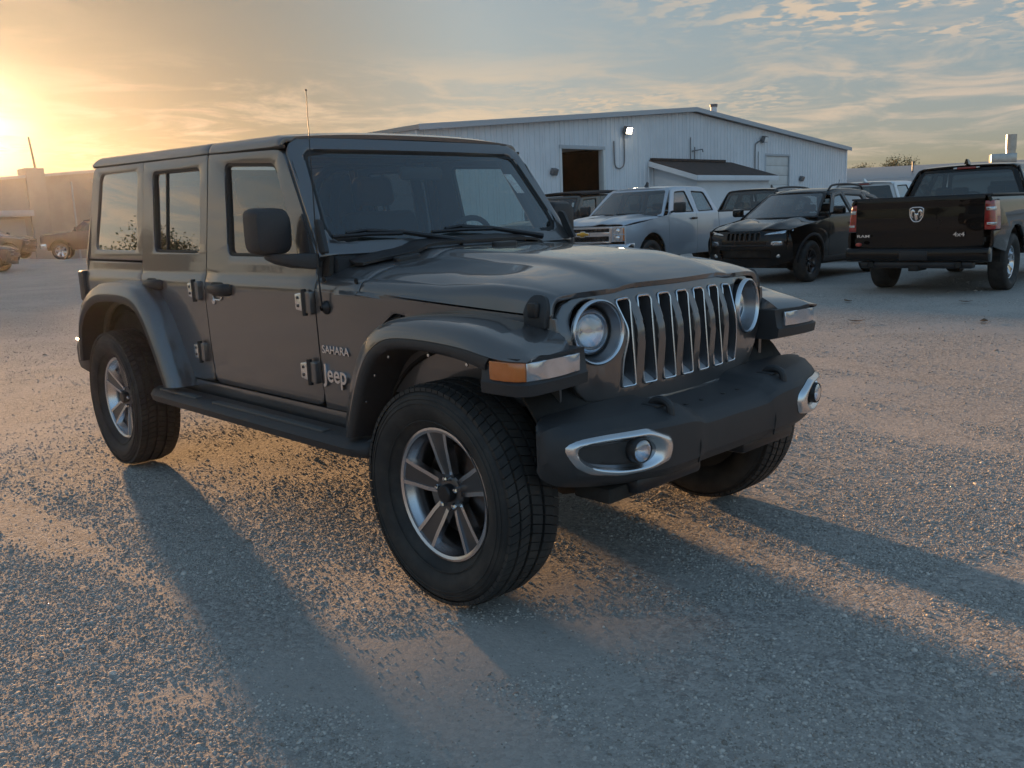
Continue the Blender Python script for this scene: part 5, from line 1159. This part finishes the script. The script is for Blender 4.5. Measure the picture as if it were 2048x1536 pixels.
def gable(y): return ZE + (ZP - ZE) * (1 - abs(y - YP) / ((YP - Y0) if y < YP else (Y1 - YP)))
W = thing('workshop_building', 'long white ribbed-metal workshop with a low gable, open dark doorway and lit floodlight', 'building', (BX0, YP, 0))
def loc(bm): bmesh.ops.translate(bm, vec=(-BX0, -YP, 0), verts=bm.verts[:]); return bm
PW = .914
def strip(ya, yb, zlo, zhi, name='siding_panel'):
    pr = []; r0 = math.floor(ya / .3048) * .3048; pts = {ya, yb}
    y = r0
    while y < yb + .3:
        for d in (.10, .125, .175, .20): 
            if ya < y + d < yb: pts.add(y + d)
        y += .3048
    def dep(y): 
        q = (y / .3048 - math.floor(y / .3048)) * .3048; return ip(q, [.10, .125, .175, .20], [0, .03, .03, 0])
    b = bmesh.new(); L = []
    for y in sorted(pts): L.append((b.verts.new((BX0 + dep(y), y, zlo)), b.verts.new((BX0 + dep(y), y, zhi(y)))))
    for (a, c), (e, f) in zip(L, L[1:]): b.faces.new((a, e, f, c))
    mk(name, loc(b), M_siding, W, 20)
D1, D2, DZ = (25.73, 28.58), (42.28, 44.90), 4.20
y = Y0
while y < Y1 - .01:
    nb = min(Y1, (math.floor(y / PW + 1e-6) + 1) * PW)
    for e in (*D1, *D2):
        if y + 1e-4 < e < nb: nb = e
    mid_ = (y + nb) / 2; inside = D1[0] < mid_ < D1[1] or D2[0] < mid_ < D2[1]
    strip(y, nb - .006, DZ if inside else 0.0, lambda q: gable(q) - .04); y = nb
# side wall towards the lot, body behind, roof slopes
XB = -62.0
b = bmesh.new()
mk('side_wall', loc(box(XB, BX0 - .02, Y0, Y0 + .12, 0, ZE)), M_siding, W)
mk('side_wall', loc(box(XB, BX0 - .02, Y1 - .12, Y1, 0, ZE)), M_siding, W)
mk('rear_wall', loc(box(XB, XB + .1, Y0, Y1, 0, ZE)), M_siding, W)
for a, c in ((Y0 - .15, YP), (YP, Y1 + .05)):
    za, zc_ = (ZE - .03, ZP) if a < YP - 1 else (ZP, ZE - .03)
    bb = loft([[(x, a, za + .0), (x, c, zc_ + .0), (x, c, zc_ + .16), (x, a, za + .16)] for x in (BX0 + .30, XB)]); mk('roof_slope', loc(bb), M_roofm, W)
    bb = loft([[(BX0 + .305 + dx, a, za - .04), (BX0 + .305 + dx, c, zc_ - .04), (BX0 + .305 + dx, c, zc_ + .17), (BX0 + .305 + dx, a, za + .17)] for dx in (0, .05)]); mk('rake_trim', loc(bb), M_trim, W)
for yy in (Y0, Y1): mk('corner_trim', loc(box(BX0 - .01, BX0 + .05, yy - .08, yy + .08, 0, ZE - .03, .008)), M_siding, W)
# open doorway: shop interior with floor, back wall and shelving
for e in D1: mk('door_jamb', loc(box(BX0 - .25, BX0 + .045, e - .07, e + .07, 0, DZ, .01)), M_door, W)
mk('door_header', loc(box(BX0 - .25, BX0 + .045, D1[0] - .07, D1[1] + .07, DZ, DZ + .16, .01)), M_trim, W)
mk('shop_floor', loc(box(-36, BX0, 20, 34, -.02, .03)), M_conc, W)
mk('shop_back_wall', loc(box(-36.1, -36, 20, 34, 0, 5)), M_shopwall, W)
for yy in (20, 34): mk('shop_side_wall', loc(box(-36, BX0 - .3, yy - .05, yy + .05, 0, 5)), M_shopwall, W)
mk('shop_ceiling', loc(box(-36, BX0 - .3, 20, 34, 4.65, 4.72)), M_shopwall, W)
for z in (1.2, 2.0, 2.8, 3.5): mk('shop_shelf', loc(box(-35.9, -35.0, 24, 33, z, z + .08)), M_shopwall, W)
for k in range(9):
    yy = 24.5 + k * .95; z = (1.28, 2.08, 2.88)[k % 3]; mk('shop_bin', loc(box(-35.8, -35.1, yy, yy + .6, z, z + .45, .03)), M_conduit if k % 2 else M_shopwall, W)
mk('overhead_door', loc(box(BX0 - 3.2, BX0 - .3, D1[0] - .1, D1[1] + .1, DZ + .10, DZ + .16)), M_door, W)
# closed sectional door
for e in D2: mk('door_jamb', loc(box(BX0 - .02, BX0 + .05, e - .06, e + .06, 0, DZ, .01)), M_trim, W)
mk('door_header', loc(box(BX0 - .02, BX0 + .05, D2[0] - .06, D2[1] + .06, DZ, DZ + .12, .01)), M_trim, W)
for k in range(8): mk('door_section', loc(box(BX0 - .08, BX0 - .03, D2[0] + .03, D2[1] - .03, k * DZ / 8 + .005, (k + 1) * DZ / 8 - .005, .012)), M_door, W)
# floodlights with their conduits
def flood(name, y, z, lit, label, zc):
    F = thing(name, label, 'floodlight', (BX0, y, z))
    mk('lamp_body', box(.10, .32, -.20, .20, -.16, .16, .03, M=Matrix.Rotation(rad(18), 4, 'Y')), M_conduit, F)
    e = material('flood_lens_lit' if lit else 'flood_lens', (.8, .8, .8), .2, emit=((1.0, .86, .62), 26.0) if lit else None)
    mk('lamp_lens', box(.322, .335, -.17, .17, -.13, .13, .004, M=Matrix.Rotation(rad(18), 4, 'Y')), e, F)
    mk('lamp_bracket', tube([(.0, 0, -.22), (.12, 0, -.22), (.16, 0, -.08)], .03, 8), M_conduit, F)
    return F
flood('floodlight', 30.05, 5.16, True, 'lit floodlight on the gable wall above the open doorway', 3.6)
flood('floodlight', 41.9, 5.12, False, 'unlit floodlight on the gable wall above the shed roof', 3.5)
mk('conduit', loc(tube(cr([(BX0 + .07, 29.95, 5.0), (BX0 + .07, 29.95, 3.75), (BX0 + .07, 29.75, 3.45), (BX0 + .07, 29.45, 3.42), (BX0 + .07, 29.25, 3.65), (BX0 + .07, 29.22, 4.6)], 5), .028, 6)), M_conduit, W)
mk('conduit', loc(tube(cr([(BX0 + .07, 41.75, 5.0), (BX0 + .07, 41.3, 4.85), (BX0 + .07, 41.15, 4.6), (BX0 + .07, 41.15, 3.2)], 5), .035, 6)), M_conduit, W)
mk('conduit', loc(tube([(BX0 + .06, 41.5, 4.4), (BX0 + .06, 41.5, 3.1)], .018, 6)), M_conduit, W)
for yy in (35.15, 35.5): mk('conduit', loc(tube([(BX0 + .07, yy, 3.72), (BX0 + .07, yy, 4.95 if yy < 35.3 else 4.5)], .022, 6)), M_conduit, W)
mk('camera_arm', loc(tube([(BX0 + .05, 35.3, 4.30), (BX0 + .25, 35.9, 4.38), (BX0 + .25, 35.95, 4.25)], .03, 6)), M_conduit, W)
for (yy, z) in ((25.22, 3.28), (46.2, 3.02)):
    o = mk('wall_lamp', box(.02, .22, -.16, .16, -.14, .14, .03, M=Matrix.Translation((BX0, yy, z)) @ Matrix.Rotation(rad(25), 4, 'Y')), M_conduit); tag(o, 'small dark wall lamp beside the open doorway' if yy < 30 else 'small dark wall lamp right of the closed shutter door', 'wall lamp')
vp = thing('roof_vent_pipe', 'pale metal vent pipe with cap on the workshop roof', 'vent pipe', (-26.0, 40.3, 5.7))
mk('pipe', tube([(0, 0, 0), (0, 0, 1.25)], .17, 14), M_siding, vp); mk('cap', lathe([(0, .20), (.12, .22), (.15, .2), (.16, .001)], 16, Matrix.Translation((0, 0, 1.2)) @ Matrix.Rotation(PI / 2, 4, 'X')), M_conduit, vp)
# lean-to shed against the gable wall
S = thing('lean_to_shed', 'low white lean-to shed with a brown shingled roof against the workshop wall', 'shed', (-24, 35.2, 0))
def ls(bm): bmesh.ops.translate(bm, vec=(24, -35.2, 0), verts=bm.verts[:]); return bm
sy0, sy1, sx = 32.2, 38.5, -21.55
mk('shed_wall', ls(box(sx - .1, sx, sy0, sy1, 0, 2.86)), M_siding, S)
for yy in (sy0, sy1 - .1):
    bb = loft([[(-23.96, q, 0), (sx - .1, q, 0), (sx - .1, q, 2.84), (-23.96, q, 3.62)] for q in (yy, yy + .1)]); mk('shed_wall', ls(bb), M_siding, S)
bb = loft([[(-23.95, q, 3.70), (sx + .30, q, 2.90), (sx + .30, q, 2.98), (-23.95, q, 3.80)] for q in (sy0 - .4, sy1 + .35)]); mk('shed_roof', ls(bb), M_shingle, S)
mk('fascia', ls(box(sx + .30, sx + .34, sy0 - .42, sy1 + .37, 2.72, 2.955, .008)), M_siding, S)
for q in (sy0 - .44, sy1 + .35):
    bb = loft([[(-23.95, yy, 3.52), (sx + .30, yy, 2.72), (sx + .30, yy, 2.95), (-23.95, yy, 3.76)] for yy in (q, q + .04)]); mk('barge_board', ls(bb), M_siding, S)
mk('ridge_flashing', ls(box(-23.96, -23.80, sy0 - .3, sy1 - .4, 3.78, 3.90, .01)), M_shingle, S)

# ------------------------------------------------------------------ far right: low shed with duct, trees
C2 = Vector((-33.0, 80.0, 0)); A2_ = rad(30)
R2 = thing('low_warehouse', 'long low warehouse with a pale grey roof beyond the black pickup truck', 'building', C2, A2_)
mk('wall', box(-14, 60, 0, 14, 0, 3.55), M_siding, R2)
bb = loft([[(x, -.6, 3.45), (x, 7, 4.9), (x, 14.6, 3.45), (x, 7, 4.6)] for x in (-14.5, 60.5)]); mk('roof', bb, M_roofm, R2)
mk('eave_trim', box(-14.5, 60.5, -.66, -.60, 3.25, 3.62), M_trim, R2)
for x0 in (-10, -2, 8, 18): mk('dock_opening', box(x0, x0 + 5, -.05, .0, 0, 2.9), M_dark, R2)
for x in (-5.2, 2.0): mk('roof_pipe', tube([(x, 3, 4.0), (x, 3, 5.1)], .08, 8), M_conduit, R2)
dv = thing('duct_stack', 'galvanised duct stack rising from a square duct above the black pickup roof', 'duct', C2 + Vector((10.6 * math.cos(A2_) - 5 * math.sin(A2_), 10.6 * math.sin(A2_) + 5 * math.cos(A2_), 4.3)), A2_)
M_galv = material('galvanised', (.45, .44, .42), .32, .9, var=(2, .5, (.30, .29, .28)))
mk('stack', tube([(0, 0, .2), (0, 0, 1.5), (0, 0, 1.52), (0, 0, 2.85)], [.42, .42, .46, .46], 18), M_galv, dv); mk('duct_box', box(-1.7, .45, -.5, .5, .1, 1.15, .05), M_galv, dv)

# ------------------------------------------------------------------ far left: pale block building
M_block = material('painted_block', (.40, .37, .33), .85, var=(.6, .5, (.30, .27, .24)), bump=(5, .01))
M_block2 = material('block_door', (.46, .44, .40), .6)
L = thing('block_building', 'pale flat-roofed block building with stub chimneys against the setting sun', 'building', (-57, 13.2, .42))
bb = loft([[(x, -26, -.8), (x, 26, -.8), (x, 26, 4.2), (x, 12, 5.45), (x, -26, 2.30)] for x in (-18, 0)]); mk('wall', bb, M_block, L)
bb = loft([[(x, -26.2, 2.28), (x, 12, 5.42), (x, 26.2, 4.18), (x, 26.2, 4.33), (x, 12, 5.58), (x, -26.2, 2.44)] for x in (-18.2, .15)]); mk('coping', bb, M_trim, L)
for y0, y1, x0, h0, h1 in ((1.05, 2.10, -1.4, -.5, 5.10), (-1.36, -.88, -2.4, 3.0, 5.35)): mk('chimney', box(x0, .22, y0, y1, h0, h1, .03), M_block, L)
mk('canopy', box(-.5, 1.0, -18, 1.0, 2.25, 2.60, .03), M_trim, L)
for k in range(5): mk('shutter_door', box(-.02, .06, -13.8 + k * 3.0, -11.3 + k * 3.0, -.5, 2.1, .02), M_block2, L)
for k in range(4): mk('downpipe', tube([(.1, 3.6 + k * 5.2, -.5), (.1, 3.6 + k * 5.2, 4.3)], .06, 8), M_trim, L)
po = mk('roof_mast', tube([(0, 0, 0), (.0, -.16, 1.95)], [.07, .045], 8), M_dark); po.location = (-57.2, 14.95, 5.4); tag(po, 'thin dark mast on the block building roof', 'mast')

# ------------------------------------------------------------------ trees
M_bark = material('bark', (.07, .055, .045), .9, bump=(12, .03))
M_foliage = bpy.data.materials.new('foliage'); M_foliage.use_nodes = True
_t = NT(M_foliage.node_tree); _p = _t.n['Principled BSDF']; _g = _t.new('ShaderNodeNewGeometry')
_t.link(_t.ramp(_g.outputs['Random Per Island'], [(0, (.030, .042, .016)), (.5, (.055, .072, .026)), (1, (.095, .105, .040))]), _p.inputs['Base Color']); _p.inputs['Roughness'].default_value = .7
_p.inputs['Subsurface Weight'].default_value = 0
def tree(loc_, h, w_, label, group, n=2600, seed=1):
    rg = np.random.default_rng(seed); T = thing('tree', label, 'tree', loc_, 0, group)
    b = bmesh.new(); add_tube(b, [(0, 0, -.3), (.05, .02, h * .3), (-.05, .05, h * .55), (0, 0, h * .8)], [h * .03, h * .024, h * .016, h * .006], 8)
    cl = []
    for k in range(22):
        a = rg.random() * 2 * PI; z = h * (.35 + .58 * rg.random()); rr_ = w_ * (.15 + .75 * rg.random()) * math.sin(PI * min(1, (z / h - .22) / .82)) ; c = (rr_ * math.cos(a), rr_ * math.sin(a), z); cl.append(c)
        add_tube(b, [(0, 0, z * .72), (c[0] * .5, c[1] * .5, z * .84), c], [h * .010, h * .007, h * .003], 5)
    mk('trunk', b, M_bark, T)
    n = int(n * 2.2); C = np.array(cl)[rg.integers(0, 22, n)]; P_ = C + rg.normal(size=(n, 3)) * np.array([w_ * .19, w_ * .19, h * .065]); s = h * .0135 * (.6 + .8 * rg.random(n))
    u = rg.normal(size=(n, 3)); u /= np.linalg.norm(u, axis=1)[:, None]; v = np.cross(u, rg.normal(size=(n, 3))); v /= np.linalg.norm(v, axis=1)[:, None]
    V = np.stack([P_ - u * s[:, None], P_ + v * s[:, None] * .6, P_ + u * s[:, None], P_ - v * s[:, None] * .6], 1).reshape(-1, 3)
    np_mesh('crown', V, np.arange(4 * n).reshape(n, 4), M_foliage, T, False)
k = 0
for (x, y, h, w_) in ((-47, 103, 5.9, 2.4), (-43.5, 106, 6.5, 2.4), (-45.2, 108, 6.0, 2.0)):
    tree((x, y, 0), h, w_, 'small leafy tree rising behind the low warehouse roof', 'trees behind the warehouse', 3000, 30 + k); k += 1
for (x, y, h, w_) in ((-62, -25, 7.5, 4.0), (-58, -31, 6.0, 3.4), (-70, -40, 8.0, 4.5), (-52, -45, 7.0, 4.0), (-40, -62, 8.0, 4.5), (-20, -75, 7.5, 4.2), (15, -80, 8, 4.6), (45, -60, 7, 4.2), (60, -20, 8, 4.5)):
    tree((x, y, 0), h, w_, 'broad leafy tree at the far edge of the lot', 'trees around the lot', 3600, 30 + k); k += 1

# ------------------------------------------------------------------ far left vehicles
M_pblue = paint('paint_dark_blue', (.012, .016, .03), .2, .35, .2)
def gz(x, y): return float(ground_z(np.array(x, float), np.array(y, float)))
V1 = copy_tree(SILV, None, {'paint_silver': M_pmaroon}); place(V1, (-45.3, 12.2, gz(-45.3, 12.2)), rad(246), 'dark maroon pickup truck parked before the pale block building, showing its chrome front')
V2 = copy_tree(CHER, None, {'paint_black': M_pdark}); place(V2, (-48.3, 10.9, gz(-48.3, 10.9)), rad(52), 'charcoal crossover parked under the block building canopy beside the maroon pickup')
V3 = copy_tree(CHER, None, {'paint_black': M_pblue}); place(V3, (-35.2, 6.6, gz(-35.2, 6.6)), rad(62), 'dark blue hatchback parked apart on the open lot with the low sun behind it'); V3.scale = (.92, .92, .88)
# ------------------------------------------------------------------ evening haze
M_haze = bpy.data.materials.new('haze'); M_haze.use_nodes = True; _h = NT(M_haze.node_tree)
for nd in list(_h.n): _h.n.remove(nd)
_o = _h.new('ShaderNodeOutputMaterial'); _v = _h.new('ShaderNodeVolumePrincipled'); _v.inputs['Color'].default_value = (.92, .90, .86, 1); _v.inputs['Density'].default_value = .00033; _v.inputs['Anisotropy'].default_value = .80
_h.link(_v.outputs[0], _o.inputs['Volume'])
hz_ = mk('haze', box(-125, 75, -95, 130, -1.5, 13.0), M_haze); tag(hz_, kind='stuff')
